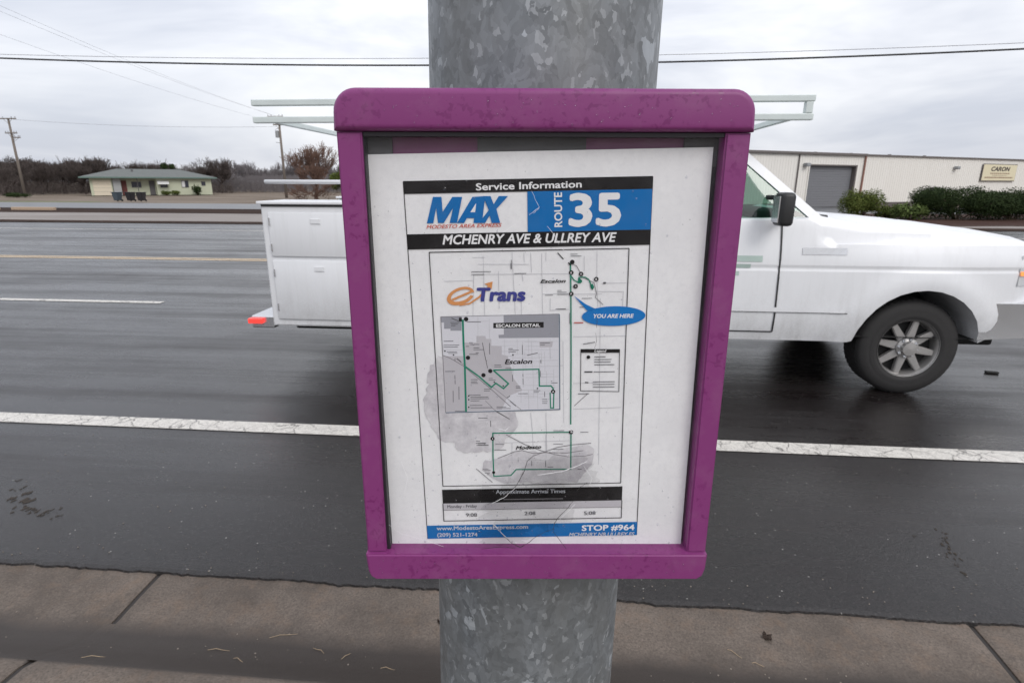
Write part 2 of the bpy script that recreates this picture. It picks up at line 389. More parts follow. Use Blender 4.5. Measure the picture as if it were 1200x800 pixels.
# painted lines
def paintline(name, label, y0, y1, x0, x1, mat, skew=0.0):
    n = max(2, int((x1-x0)/0.5)); V = []; F = []
    for i in range(n+1):
        x = x0+(x1-x0)*i/n; j = 0.004*noise.noise(Vector((x*4, y0, 0)))
        V += [(x, y0+j, 0.004), (x, y1+j, 0.004)]
    for i in range(n): F.append((2*i, 2*i+2, 2*i+3, 2*i+1))
    o = rawmesh(name, V, F, mat); struct(o, label); return o
paintline('edge_line', 'worn white edge line along the shoulder', 3.30, 3.455, -120, 120, M['whiteline'])
for k in range(-7, 8):
    x1 = -5.42+k*12.2; paintline('lane_dash', None, 7.13, 7.25, x1-2.44, x1, M['whiteline'])
paintline('centre_line', None, 11.38, 11.51, -200, 200, M['yellowline'])
paintline('centre_line', None, 11.585, 11.715, -200, 200, M['yellowline'])
paintline('far_edge_line', None, 18.6, 18.72, -200, 200, M['whiteline'])
# gutter and kerb: cast slabs with open joints
gut = bpy.data.objects.new('gutter', None); COL.objects.link(gut); struct(gut)
prof = [(1.975, -0.055), (1.975, -0.016), (1.955, -0.012), (1.80, -0.020), (1.68, -0.030), (1.60, -0.026), (1.53, -0.006), (1.46, 0.035), (1.40, 0.078), (1.355, 0.104), (1.315, 0.117), (1.26, 0.120), (1.14, 0.122), (1.10, 0.122), (1.10, 0.0)]
SL = 3.27; JX = -1.675
bm = bmesh.new(); rows = []
XS = [0.010, 0.020]+[0.08+(SL-0.16)*i/38 for i in range(39)]+[SL-0.020, SL-0.010]; nseg = len(XS)-1
for i, x in enumerate(XS):
    e = 0.005 if i in (0, nseg) else 0.0
    rows.append([bm.verts.new((x, y, z-e)) for y, z in prof])
for i in range(nseg):
    for j in range(len(prof)-1): bm.faces.new((rows[i][j], rows[i][j+1], rows[i+1][j+1], rows[i+1][j]))
bm.faces.new(rows[0]); bm.faces.new(rows[-1][::-1])
bmesh.ops.recalc_face_normals(bm, faces=bm.faces[:])
s0 = obj('gutter_slab', bm, M['gutter'], gut, smooth=True, angle=40, loc=(JX, 0, 0))
for k in range(-10, 11):
    if k: c = s0.copy(); COL.objects.link(c); c.location.x = JX+k*SL
bmj = bmesh.new(); box(bmj, (-40, 1.12, -0.06), (40, 1.93, -0.045))
for k in range(-10, 11): prism(bmj, [(y, z-0.010) for y, z in prof[1:-1]]+[(1.2, -0.05), (1.93, -0.05)], JX+k*SL-0.02, JX+k*SL+0.02, 'yz')
o = obj('joint_filler', bmj, M['joint'], gut)
bms = bmesh.new()
sp_ = [(1.66, -0.0295), (1.60, -0.0262), (1.53, -0.0065), (1.46, 0.0345), (1.40, 0.0772), (1.355, 0.1030)]
for k in range(-10, 11):
    rws = [[bms.verts.new((JX+k*SL+dx, y, z+(0.0007 if abs(dx) < 0.03 else -0.0006))) for y, z in sp_] for dx in (-0.036, -0.026, 0.0, 0.026, 0.036)]
    for i in range(4):
        for j in range(len(sp_)-1): bms.faces.new((rws[i][j], rws[i+1][j], rws[i+1][j+1], rws[i][j+1]))
obj('joint_silt', bms, M['gutter'], gut, smooth=True)
wk = bpy.data.objects.new('sidewalk', None); COL.objects.link(wk); struct(wk)
p0 = obj('walk_slab', bx((0.004, -0.9, 0.0), (1.626, 1.092, 0.122), 0.006, 2), M['walk'], wk, loc=(JX, 0, 0))
for k in range(-14, 15):
    if k: c = p0.copy(); COL.objects.link(c); c.location.x = JX+k*1.635
obj('joint_filler', bx((-26, -0.9, -0.02), (26, 1.09, 0.108)), M['joint'], wk)
struct(rawmesh('back_verge', [(-260, -60, 0.08), (260, -60, 0.08), (260, -0.9, 0.10), (-260, -0.9, 0.10)], [(0, 1, 2, 3)], M['soil']))

# ---------------------------------------------------------------- steel pole
pole = thing('steel_pole', 'thick galvanised steel pole behind the purple notice case', 'pole', (-0.0465, 0.665, 0.119))
pole.rotation_euler = (0, 0.014, 0)
bm = bmesh.new(); lathe(bm, [(0.1235-0.0095*i*0.15, 0.03+i*0.8) for i in range(11)], 96)
obj('shaft', bm, M['galv'], pole, smooth=True, angle=60)
obj('base_plate', bx((-0.19, -0.19, 0.0), (0.19, 0.19, 0.03), 0.004), M['galv'], pole)
for a in range(4):
    t = pi/4+a*pi/2; b2 = bmesh.new(); lathe(b2, [(0.02, 0.0), (0.02, 0.02), (0.012, 0.02), (0.012, 0.05)], 12)
    obj('bolt', b2, M['galv'], pole, loc=(0.225*cos(t), 0.225*sin(t), 0.03))

# ---------------------------------------------------------------- purple notice case
CX = thing('notice_case', 'purple metal notice case with a cracked clear cover strapped to the pole', 'notice case', (-0.01613, 0.5, 1.67363), 0.08707)
mm = lambda v: v/1000.0
def side_poly(x0t, x1t, x0b, x1b, zt, zb): return [(mm(x0t), mm(zt)), (mm(x1t), mm(zt)), (mm(x1b), mm(zb)), (mm(x0b), mm(zb))]
D = 0.040
# top cap: rounded ends, rolled upper edge
bm = bmesh.new()
pts = []
R = 0.019
for i in range(9):
    t = pi/2+pi/2*i/8; pts.append((-0.1725+R+R*cos(t), -R+R*sin(t)))
pts += [(-0.1732, -0.0330), (0.1732, -0.0330)]
for i in range(9):
    t = pi/2*i/8; pts.append((0.1725-R+R*cos(t), -R+R*sin(t)))
prism(bm, pts, -0.0075, D)
front = [e for e in bm.edges if all(abs(v.co.y+0.0075) < 1e-6 for v in e.verts)]
bmesh.ops.bevel(bm, geom=front, offset=0.0055, segments=5, affect='EDGES', profile=0.5)
obj('top_cap', bm, M['purple'], CX, smooth=True, angle=35)
for s in (-1, 1):
    bm = bmesh.new()
    poly = side_poly(s*151.0, s*171.8, s*153.0, s*172.0, -33.6, -435.8)
    prism(bm, poly, -0.002, D)
    bmesh.ops.bevel(bm, geom=[e for e in bm.edges if all(v.co.y < 0 for v in e.verts)], offset=0.0014, segments=3, affect='EDGES')
    obj('side_rail', bm, M['purple'], CX, smooth=True, angle=35)
bm = bmesh.new()
poly = [(-0.1728, -0.4352), (0.1722, -0.4352), (0.1715, -0.4520), (0.1690, -0.4605), (0.1640, -0.4642), (-0.1640, -0.4646), (-0.1690, -0.4610), (-0.1712, -0.4550)]
prism(bm, poly, -0.0075, D)
bmesh.ops.bevel(bm, geom=[e for e in bm.edges if all(v.co.y < -0.007 for v in e.verts)], offset=0.0016, segments=3, affect='EDGES')
obj('bottom_rail', bm, M['purple'], CX, smooth=True, angle=35)
obj('back_panel', bx((-0.1500, 0.0150, -0.4355), (0.1500, 0.0180, -0.0335)), M['backplate'], CX)
for x0, x1 in ((-0.1500, -0.1290), (-0.0560, 0.0370), (0.1210, 0.1500)):
    obj('foam_pad', bx((x0, 0.0125, -0.060), (x1, 0.0148, -0.034)), M['foam'], CX)
obj('edge_strip', bx((0.1380, 0.0126, -0.4350), (0.1506, 0.0145, -0.0336), 0.0006), M['edge_strip'], CX)  # black strip put in for the dark channel beside the paper
obj('edge_strip', bx((-0.1528, 0.0020, -0.4350), (-0.1500, 0.0145, -0.0336)), M['edge_strip'], CX)
obj('edge_strip', bx((-0.1500, 0.0005, -0.0368), (0.1506, 0.0120, -0.0336)), M['edge_strip'], CX)  # black strip drawn as the dark line under the cap
cov = obj('clear_cover', bx((-0.1500, 0.0030, -0.4353), (0.1505, 0.0042, -0.0370)), M['acrylic'], CX)
obj('strap', bx((-0.06, D, -0.12), (0.06, D+0.006, -0.10)), M['galv'], CX)
obj('strap', bx((-0.06, D, -0.36), (0.06, D+0.006, -0.34)), M['galv'], CX)
PRINT = [
["f","black_banner","black",2,[[0,-0.5],[216.5,-0.5],[216.5,10.3],[0,10.3]]],
["f","blue_banner","blue",2,[[107.5,10.3],[216.5,10.3],[216.5,45.0],[107.5,45.0]]],
["f","black_banner","black",2,[[0,45.0],[216.5,45.0],[216.5,58.4],[0,58.4]]],
["l","border_line","black",1,0.7,[[0,0],[0,356],[0,356]]],
["l","border_line","black",1,0.7,[[216.5,0],[216.5,356],[216.5,356]]],
["f","blue_banner","blue",2,[[0,340.5],[216.5,340.5],[216.5,356],[0,356]]],
["t","lettering","white",3,"Service Information",[62.82,8.58],[154.89,7.89],5.94,0,0.03],
["f","logo_letter","blue",3,[[18.4,35.64],[25.07,13.23],[32.51,13.38],[32.86,26.14],[42.0,13.57],[50.57,13.74],[45.06,35.96],[38.55,35.83],[42.27,22.82],[33.39,35.73],[28.22,35.63],[27.41,22.53],[24.08,35.75]]],
["f","logo_letter","blue",3.3,[[45.06,35.96],[59.55,13.91],[70.8,13.44],[67.16,36.4],[59.72,36.25],[60.3,32.02],[53.91,31.89],[51.46,36.09]]],
["f","logo_letter","white",3.6,[[57.2,26.92],[62.62,19.23],[61.41,27.01]]],
["f","logo_letter","blue",3.9,[[68.76,13.4],[75.39,13.53],[77.95,20.53],[82.53,13.67],[90.69,13.83],[80.19,24.57],[83.27,36.72],[75.73,36.57],[74.18,29.97],[69.84,36.45],[64.37,36.35],[73.49,25.44]]],
["t","lettering","red",3,"MODESTO AREA EXPRESS",[17.69,40.47],[84.56,40.09],3.26,0.3,0.02],
["v","lettering","white",3,"ROUTE",[138.18,41.3],[137.75,11.48],6.99,0,0.03],
["t","lettering","white",3,"35",[143.67,41.26],[189.99,41.44],28.64,0,0.045],
["t","lettering","white",3,"MCHENRY AVE & ULLREY AVE",[31.34,54.63],[186.49,55.24],8.43,0.22,0.035],
["l","map_frame_line","black",3,0.75,[[18.965000000000003,61.22],[198.04,61.22]]],
["l","map_frame_line","black",3,0.75,[[198.04,61.22],[198.04,295.46]]],
["l","map_frame_line","black",3,0.75,[[198.04,295.46],[18.965000000000003,295.46]]],
["l","map_frame_line","black",3,0.75,[[18.965000000000003,295.46],[18.965000000000003,61.22]]],
["f","town_area","stain",1.5,[[21.29,157.99],[21.24,159.14],[18.46,162.61],[16.88,166.57],[13.42,167.14],[13.23,172.62],[10.83,175.51],[9.83,181.13],[9.22,185.25],[11.42,185.91],[7.72,191.31],[9.38,194.76],[6.19,198.74],[4.61,202.02],[5.71,206.42],[5.11,209.1],[4.96,213.36],[5.21,215.51],[6.68,220.82],[8.05,222.79],[10.85,228.16],[10.21,230.04],[13.8,234.96],[15.94,238.14],[17.02,243.07],[18.69,244.66],[23.64,247.45],[25.86,247.25],[27.82,246.76],[33.41,248.06],[33.01,252.17],[36.11,256.34],[38.46,256.83],[42.12,259.28],[45.53,259.3],[49.44,257.55],[51.95,259.23],[58.77,258.39],[60.68,256.71],[64.58,259.18],[69.1,257.5],[73.64,255.03],[76.78,255.95],[81.25,252.87],[81.25,249.03],[84.29,243.19],[86.44,243.17],[89.48,240.24],[91.99,236.85],[93.96,233.87],[95.13,232.63],[95.93,226.88],[94.96,224.2],[93.76,220.15],[93.52,217.48],[90.76,215.12],[86.06,212.52],[83.5,211.83],[82.53,210.72],[79.37,208.95],[74.8,207.17],[73.15,202.99],[68.27,200.92],[67.47,199.89],[62.59,199.23],[60.41,195.69],[56.88,195.32],[54.53,191.92],[53.7,189.93],[50.16,187.38],[46.91,184.52],[45.72,181.36],[42.33,180.97],[41.23,176.31],[39.06,175.63],[35.11,170.6],[33.02,170.21],[30.72,167.64],[29.9,164.65],[26.17,163.41],[25.58,159.54]]],
["f","town_area","stain",1.6,[[60.35,270.28],[62.43,267.45],[67.8,268.09],[71.32,266.27],[75.0,266.08],[78.38,263.84],[81.47,263.13],[85.44,263.25],[89.32,261.03],[91.7,259.17],[94.69,257.77],[99.35,257.59],[102.52,259.19],[106.19,258.79],[108.98,257.93],[112.52,258.51],[116.25,260.77],[119.96,259.3],[123.76,261.01],[126.95,260.39],[130.52,259.28],[133.2,258.83],[137.93,256.19],[141.01,256.56],[143.92,255.29],[147.84,255.5],[151.72,254.64],[155.28,254.09],[160.22,252.53],[163.41,252.87],[167.54,254.76],[170.35,257.22],[170.55,261.04],[170.22,265.43],[169.46,269.71],[168.8,274.8],[165.39,278.06],[163.2,281.95],[160.0,284.81],[158.2,289.27],[156.16,290.12],[154.33,294.44],[150.79,293.3],[146.75,293.07],[142.86,293.64],[138.28,295.09],[134.32,294.35],[132.14,293.83],[127.15,295.05],[123.92,294.47],[119.45,293.43],[116.07,293.93],[112.21,294.36],[108.43,293.63],[104.77,292.33],[102.73,292.2],[97.75,293.46],[94.52,292.04],[92.09,292.37],[86.45,292.83],[83.95,293.83],[79.27,292.94],[75.93,291.45],[74.25,290.42],[71.37,288.72],[68.14,286.87],[64.9,283.18],[62.8,280.82],[59.18,278.52],[60.51,273.12]]],
["l","street_line","thin",1.8,0.34,[[67.14,65.26],[66.82,121.68]]],
["l","street_line","thin",1.8,0.35,[[80.52,79.32],[80.39,113.92]]],
["l","street_line","thin",1.8,0.34,[[93.15,62.74],[95.15,120.64]]],
["l","street_line","thin",1.8,0.34,[[103.82,62.95],[104.07,72.1]]],
["l","street_line","thin",1.8,0.34,[[109.92,63.07],[110.49,81.47]]],
["l","street_line","thin",1.8,0.34,[[119.82,64.03],[120.29,121.95]]],
["l","street_line","thin",1.8,0.35,[[58.1,81.97],[145.14,82.94]]],
["l","street_line","thin",1.8,0.34,[[57.16,66.58],[68.61,66.81]]],
["l","street_line","thin",1.8,0.36,[[120.4,101.2],[145.28,100.91]]],
["l","street_line","thin",1.8,0.35,[[102.0,82.85],[102.68,89.08]]],
["l","street_line","thin",1.8,0.35,[[58.1,81.97],[55.82,121.46]]],
["l","street_line","thin",1.8,0.34,[[169.35,62.74],[169.93,90.43],[171.21,114.14]]],
["l","street_line","thin",1.8,0.35,[[175.38,92.1],[197.06,92.53]]],
["l","street_line","thin",1.8,0.35,[[170.13,99.84],[194.22,100.32],[193.92,114.6]]],
["l","street_line","thin",1.8,0.36,[[127.39,105.3],[127.38,116.47],[144.62,116.01]]],
["l","street_line","thin",1.8,0.36,[[148.4,101.77],[174.85,102.3]]],
["l","street_line","thin",1.8,0.36,[[100.96,100.81],[100.65,120.75]]],
["l","street_line","thin",1.8,0.37,[[139.28,146.02],[140.5,228.77]]],
["l","street_line","thin",1.8,0.37,[[148.79,142.09],[198.81,142.28]]],
["l","street_line","thin",1.8,0.39,[[149.23,188.45],[171.98,188.06]]],
["l","street_line","thin",1.8,0.4,[[56.81,225.25],[81.7,223.97]]],
["l","street_line","thin",1.8,0.4,[[108.26,217.39],[109.72,237.15]]],
["l","street_line","thin",1.8,0.4,[[123.11,217.69],[123.81,259.42]]],
["l","street_line","thin",1.8,0.42,[[80.66,267.82],[139.86,269.05]]],
["l","street_line","thin",1.8,0.41,[[109.71,238.06],[110.37,256.37]]],
["l","street_line","thin",1.8,0.38,[[105.54,170.46],[139.39,170.3]]],
["l","street_line","thin",1.8,0.4,[[149.48,214.68],[195.57,213.86]]],
["l","street_line","thin",1.8,0.36,[[173.38,106.22],[175.49,274.47]]],
["l","street_line","thin",1.8,0.41,[[123.03,241.06],[122.88,287.55]]],
["l","street_line","thin",1.8,0.41,[[89.48,249.5],[88.74,286.84]]],
["l","street_line","thin",1.8,0.41,[[72.72,249.15],[146.46,247.93]]],
["l","street_line","thin",1.8,0.34,[[157.99,67.07],[158.2,80.88]]],
["l","street_line","thin",1.8,0.35,[[62.28,72.8],[108.27,73.72]]],
["l","street_line","thin",1.8,0.35,[[30.83,87.64],[57.9,87.4]]],
["l","street_line","thin",1.8,0.34,[[123.64,63.35],[123.61,70.96]]],
["l","street_line","dark",2,0.91,[[134.13,63.94],[139.31,69.76]]],
["l","street_line","mid",2,0.54,[[146.23,73.34],[151.43,76.32],[156.75,86.28],[167.28,91.75],[169.81,101.82],[168.71,105.36],[175.89,112.07]]],
["l","street_line","mid",2,0.61,[[162.93,199.43],[150.47,211.45]]],
["l","street_line","dark",2,0.62,[[74.91,215.81],[87.73,224.1]]],
["f","logo_letter","orange",3,[[57.97,98.23],[57.45,96.41],[56.21,94.9],[54.33,93.78],[51.91,93.11],[49.11,92.94],[46.08,93.27],[43.0,94.08],[40.06,95.33],[37.42,96.95],[35.25,98.84],[33.67,100.89],[32.78,102.97],[32.63,104.97],[33.24,106.77],[34.56,108.25],[36.54,109.33],[39.03,109.93],[41.9,110.04],[44.98,109.63],[48.07,108.73],[51.0,107.4],[53.58,105.72],[55.66,103.79],[57.12,101.73],[54.52,100.75],[53.36,102.14],[51.76,103.46],[49.8,104.64],[47.6,105.6],[45.29,106.28],[43.01,106.66],[40.9,106.69],[39.07,106.39],[37.65,105.76],[36.72,104.85],[36.32,103.71],[36.49,102.42],[37.21,101.04],[38.44,99.65],[40.11,98.35],[42.11,97.21],[44.33,96.29],[46.63,95.66],[48.88,95.34],[50.95,95.35],[52.71,95.7],[54.07,96.36],[54.93,97.3],[55.26,98.45]]],
["f","logo_letter","orange",3.3,[[37.25,103.91],[56.62,96.0],[57.13,97.9],[37.86,105.83]]],
["f","logo_arrow","orange",3,[[67.63,90.58],[75.12,88.62],[73.75,95.88],[71.95,93.72]]],
["f","logo_arrow","orange",3.3,[[43.77,109.77],[53.23,107.81],[61.64,102.26],[70.69,92.99],[71.94,93.96],[62.76,103.47],[53.76,109.25],[44.31,110.74]]],
["t","lettering","navy",3.6,"Trans",[60.18,106.87],[104.8,107.53],12.88,0.12,0.06],
["l","small_print","ink",4,0.52,[[56.1,79.39],[73.76,79.56]]],
["l","small_print","ink",4,0.52,[[56.0,81.94],[67.56,82.06]]],
["l","small_print","ink",4,0.52,[[94.73,81.79],[105.71,81.89]]],
["l","small_print","ink",4,0.46,[[92.44,69.39],[92.38,78.03]]],
["l","small_print","ink",4,0.47,[[91.92,72.25],[91.93,77.44]]],
["l","small_print","ink",4,0.46,[[145.58,65.31],[151.88,65.37]]],
["l","small_print","ink",4,0.46,[[145.6,67.02],[155.34,67.12]]],
["l","small_print","ink",4,0.47,[[133.86,98.14],[137.7,98.18]]],
["l","small_print","ink",4,0.47,[[133.86,99.68],[142.37,99.76]]],
["l","small_print","ink",4,0.47,[[133.86,101.81],[143.55,101.91]]],
["l","small_print","ink",4,0.47,[[122.54,102.18],[129.9,102.25]]],
["l","small_print","ink",4,0.48,[[156.45,105.83],[165.8,105.92]]],
["l","small_print","ink",4,0.48,[[132.25,115.27],[141.89,115.36]]],
["l","small_print","ink",4,0.48,[[154.21,114.03],[158.32,114.07]]],
["l","small_print","red",4,1,[[149.31,128.68],[157.95,128.73]]],
["l","small_print","ink",4,0.43,[[145.21,119.26],[145.41,129.58]]],
["f","inset_map","insetgrey",2.2,[[26.13,120.38],[135.46,119.76],[136.47,215.04],[25.79,215.69]]],
["f","inset_area","darkgrey",2.5,[[26.43,120.5],[45.41,120.6],[44.81,134.23],[34.43,134.02],[34.53,132.16],[28.58,132.04],[28.89,126.07],[26.41,126.02]]],
["f","inset_area","darkgrey",2.5,[[84.21,119.97],[135.18,120.15],[135.24,142.67],[79.23,142.11],[79.04,138.94],[84.04,138.75]]],
["f","inset_area","areagrey",2.4,[[58.47,139.53],[66.8,139.7],[67.4,142.59],[72.27,142.69],[72.07,149.2],[81.83,149.69],[81.62,158.15],[87.19,159.73],[92.38,182.1],[100.71,194.35],[86.31,200.15],[80.25,213.88],[26.12,215.09],[26.22,158.49],[45.14,158.87],[47.09,145.79],[58.23,146.02]]],
["f","inset_area","areagrey",2.6,[[117.01,146.05],[129.96,146.02],[128.99,151.81],[117.4,151.86]]],
["l","inset_edge","slate",3,0.98,[[25.79,215.86],[136.45,214.72],[135.73,120.17]]],
["l","inset_edge","mid",3,0.53,[[25.79,215.86],[26.16,120.5],[135.46,120.16]]],
["f","black_label","black",3,[[74.51,127.42],[121.28,127.37],[121.25,132.77],[74.37,132.4]]],
["t","lettering","white",3.4,"ESCALON DETAIL",[77.02,131.6],[117.94,131.85],2.99,0,0.04],
["l","street_line","thin",2.8,0.32,[[60.55,120.34],[59.63,146.05]]],
["l","street_line","thin",2.8,0.32,[[70.77,123.37],[70.53,144.82]]],
["l","street_line","thin",2.8,0.33,[[26.53,152.64],[45.39,153.03]]],
["l","street_line","thin",2.8,0.34,[[27.1,182.27],[45.53,182.64]]],
["l","street_line","thin",2.8,0.34,[[31.31,168.92],[29.04,214.37]]],
["l","street_line","thin",2.8,0.35,[[36.53,193.04],[45.09,193.21]]],
["l","street_line","thin",2.8,0.34,[[25.99,162.9],[37.22,163.12]]],
["l","street_line","thin",2.8,0.33,[[101.42,146.17],[101.47,191.33]]],
["l","street_line","thin",2.8,0.33,[[103.5,146.21],[134.84,146.41]]],
["l","street_line","thin",2.8,0.33,[[104.14,150.58],[118.1,150.57]]],
["l","street_line","thin",2.8,0.33,[[116.66,157.39],[117.26,172.15]]],
["l","street_line","thin",2.8,0.34,[[118.02,164.77],[134.88,164.81]]],
["l","street_line","thin",2.8,0.34,[[117.98,170.68],[134.9,170.58]]],
["l","street_line","thin",2.8,0.34,[[81.58,159.61],[92.8,159.84]]],
["l","street_line","thin",2.8,0.34,[[91.12,173.85],[91.01,194.15]]],
["l","street_line","thin",2.8,0.34,[[123.6,175.26],[123.84,190.27]]],
["l","street_line","thin",2.8,0.34,[[117.92,181.12],[134.92,181.16]]],
["l","street_line","thin",2.8,0.35,[[92.15,194.17],[114.98,194.03]]],
["l","street_line","thin",2.8,0.35,[[106.42,194.46],[106.47,214.41]]],
["l","street_line","thin",2.8,0.34,[[59.15,159.16],[58.73,170.96]]],
["l","street_line","thin",2.8,0.34,[[49.1,164.84],[64.58,164.86]]],
["l","street_line","thin",2.8,0.34,[[81.44,165.5],[81.26,172.9]]],
["l","street_line","thin",2.8,0.34,[[70.37,159.38],[70.15,171.19]]],
["l","street_line","thin",2.8,0.33,[[126.48,146.68],[127.15,163.48]]],
["l","street_line","thin",2.8,0.33,[[109.77,146.34],[110.21,172.01]]],
["l","street_line","thin",2.8,0.34,[[50.74,158.99],[68.99,158.62]]],
["l","street_line","thin",2.8,0.35,[[117.78,203.86],[134.98,203.59]]],
["l","street_line","thin",2.8,0.35,[[94.9,200.32],[114.93,200.73]]],
["l","street_line","thin",2.8,0.34,[[27.48,174.79],[45.85,175.16]]],
["l","street_line","thin",2.8,0.33,[[26.83,146.83],[26.95,152.65]]],
["l","street_line","thin",2.8,0.33,[[73.3,155.05],[87.29,155.04]]],
["l","street_line","thin",2.8,0.32,[[46.57,125.72],[70.02,125.48]]],
["l","street_line","mid",3,0.67,[[26.26,157.76],[33.12,160.83],[44.73,168.45],[69.4,191.43],[88.96,210.96]]],
["l","street_line","mid",3,0.42,[[38.03,160.93],[47.51,169.25],[80.65,197.74],[98.98,214.26]]],
["l","street_line","dark",3,0.5,[[63.8,146.13],[65.74,159.29],[67.89,171.44]]],
["l","street_line","mid",3,0.44,[[64.71,204.3],[73.05,213.73],[87.26,223.36]]],
["l","street_line","thin",2.8,0.25,[[81.93,145.39],[115.16,145.78]]],
["l","street_line","thin",2.8,0.25,[[81.83,149.66],[95.04,149.63]]],
["l","street_line","thin",2.8,0.25,[[102.7,153.9],[134.86,154.26]]],
["l","street_line","thin",2.8,0.25,[[92.83,158.18],[120.08,158.44]]],
["l","street_line","thin",2.8,0.25,[[92.77,161.54],[129.53,162.0]]],
["l","street_line","thin",2.8,0.25,[[81.45,165.15],[118.34,165.6]]],
["l","street_line","thin",2.8,0.25,[[102.47,170.37],[119.75,170.43]]],
["l","street_line","thin",2.8,0.26,[[102.43,173.65],[116.42,173.63]]],
["l","street_line","thin",2.8,0.26,[[103.78,178.14],[130.86,178.4]]],
["l","street_line","thin",2.8,0.26,[[103.74,181.54],[123.81,181.65]]],
["l","street_line","thin",2.8,0.26,[[117.17,187.03],[134.94,187.09]]],
["l","street_line","thin",2.8,0.26,[[102.21,189.39],[131.52,189.68]]],
["l","street_line","thin",2.8,0.26,[[117.12,195.11],[134.66,195.17]]],
["l","street_line","thin",2.8,0.26,[[102.09,198.22],[127.08,198.42]]],
["l","street_line","thin",2.8,0.26,[[102.03,201.94],[121.67,202.04]]],
["l","street_line","thin",2.8,0.26,[[80.43,206.62],[93.38,206.58]]],
["l","street_line","thin",2.8,0.26,[[50.42,172.28],[50.06,192.14]]],
["l","street_line","thin",2.8,0.26,[[54.27,172.35],[54.2,185.44]]],
["l","street_line","thin",2.8,0.25,[[59.21,142.42],[59.0,159.82]]],
["l","street_line","thin",2.8,0.26,[[60.51,190.49],[60.4,206.24]]],
["l","street_line","thin",2.8,0.26,[[65.21,172.58],[64.92,194.55]]],
["l","street_line","thin",2.8,0.26,[[68.75,172.65],[68.8,184.94]]],
["l","street_line","thin",2.8,0.25,[[72.84,155.04],[72.82,170.25]]],
["l","street_line","thin",2.8,0.25,[[77.49,155.14],[77.58,167.59]]],
["l","street_line","thin",2.8,0.26,[[81.43,172.91],[81.4,191.69]]],
["l","street_line","thin",2.8,0.25,[[84.43,142.94],[84.25,168.88]]],
["l","street_line","thin",2.8,0.26,[[89.09,173.06],[89.29,183.86]]],
["l","street_line","thin",2.8,0.25,[[92.11,155.43],[92.07,179.55]]],
["l","street_line","thin",2.8,0.25,[[96.3,143.18],[96.46,158.48]]],
["l","street_line","thin",2.8,0.26,[[98.95,191.28],[99.13,207.32]]],
["l","street_line","thin",2.8,0.25,[[103.38,155.66],[103.58,171.84]]],
["l","street_line","thin",2.8,0.25,[[106.9,143.39],[107.1,161.54]]],
["l","street_line","thin",2.8,0.26,[[110.96,173.51],[111.11,202.13]]],
["l","street_line","thin",2.8,0.26,[[114.98,191.61],[115.25,213.82]]],
["l","street_line","thin",2.8,0.25,[[118.78,155.97],[119.13,168.28]]],
["l","street_line","thin",2.8,0.25,[[121.95,156.04],[122.29,176.94]]],
["l","street_line","thin",2.8,0.25,[[127.27,143.8],[127.67,163.57]]],
["l","street_line","thin",2.8,0.26,[[130.39,173.9],[130.82,202.55]]],
["l","street_line","thin",2.8,0.25,[[50.74,158.99],[57.97,153.28]]],
["l","street_line","thin",2.8,0.25,[[55.95,162.33],[63.17,156.6]]],
["l","street_line","thin",2.8,0.25,[[61.17,165.68],[68.39,159.93]]],
["l","street_line","thin",2.8,0.25,[[66.41,169.04],[73.62,163.27]]],
["l","street_line","thin",2.8,0.25,[[71.67,172.41],[78.88,166.63]]],
["l","street_line","thin",2.8,0.26,[[76.94,175.8],[84.15,169.99]]],
["l","street_line","thin",2.8,0.26,[[82.24,179.19],[89.44,173.37]]],
["l","route_line","green",3.4,1.86,[[46.38,123.59],[46.06,147.22],[46.38,169.22],[45.6,215.18]]],
["l","route_line","green",3.6,1.44,[[46.4,168.93],[59.14,179.17],[70.85,190.7],[75.23,186.56],[82.5,192.15],[87.31,187.26],[73.19,173.48]]],
["l","route_line","green",3.8,1.28,[[73.2,173.33],[116.55,173.33],[116.86,190.28],[127.83,190.35],[129.96,192.67],[129.96,194.95]]],
["l","route_line","green",3.8,1.13,[[127.11,197.17],[127.51,212.99],[130.39,213.05],[130.68,197.24]]],
["d","stop_marker","black",4.2,[49.43,123.23],2.12,2.12],
["f","stop_marker","black",4.2,[[42.89,121.68],[45.64,121.74],[45.48,125.41],[42.72,125.36]]],
["d","stop_marker","black",4.2,[49.7,160.58],2.06,2.06],
["d","stop_marker","black",4.2,[63.71,178.21],2.09,2.09],
["d","stop_marker","black",4.2,[70.35,174.17],2.09,2.09],
["d","stop_marker","black",4.2,[129.96,196.16],2.13,2.13],
["d","small_print","black",4.2,[48.85,198.92],0.76,0.76],
["d","small_print","black",4.2,[48.7,202.75],0.77,0.77],
["d","small_print","black",4.2,[48.38,210.59],0.77,0.77],
["d","small_print","black",4.2,[92.12,158.65],0.73,0.73],
["d","small_print","black",4.2,[114.99,192.67],0.76,0.76],
["d","small_print","black",4.2,[36.22,157.52],0.73,0.73],
["d","small_print","black",4.2,[28.3,153.55],0.73,0.73],
["d","small_print","black",4.2,[73.84,185.48],0.75,0.75],
["d","small_print","black",4.2,[82.28,189.42],0.76,0.76],
["t","lettering","white",4.5,"A",[129.11,197.21],[130.96,197.25],1.98,0,0.04],
["t","lettering","black",4,"Escalon",[84.2,167.62],[110.25,167.71],4.73,0.25,0.035],
["l","small_print","ink",4,0.51,[[27.68,143.95],[36.73,144.04]]],
["l","small_print","ink",4,0.51,[[27.48,147.86],[42.12,148.0]]],
["l","small_print","ink",4,0.51,[[27.38,149.75],[40.64,149.88]]],
["l","small_print","ink",4,0.51,[[29.93,154.46],[39.72,154.56]]],
["l","small_print","ink",4,0.51,[[31.26,155.95],[39.94,156.04]]],
["l","small_print","ink",4,0.51,[[51.27,145.88],[54.75,145.91]]],
["l","small_print","ink",4,0.51,[[51.9,147.63],[60.96,147.72]]],
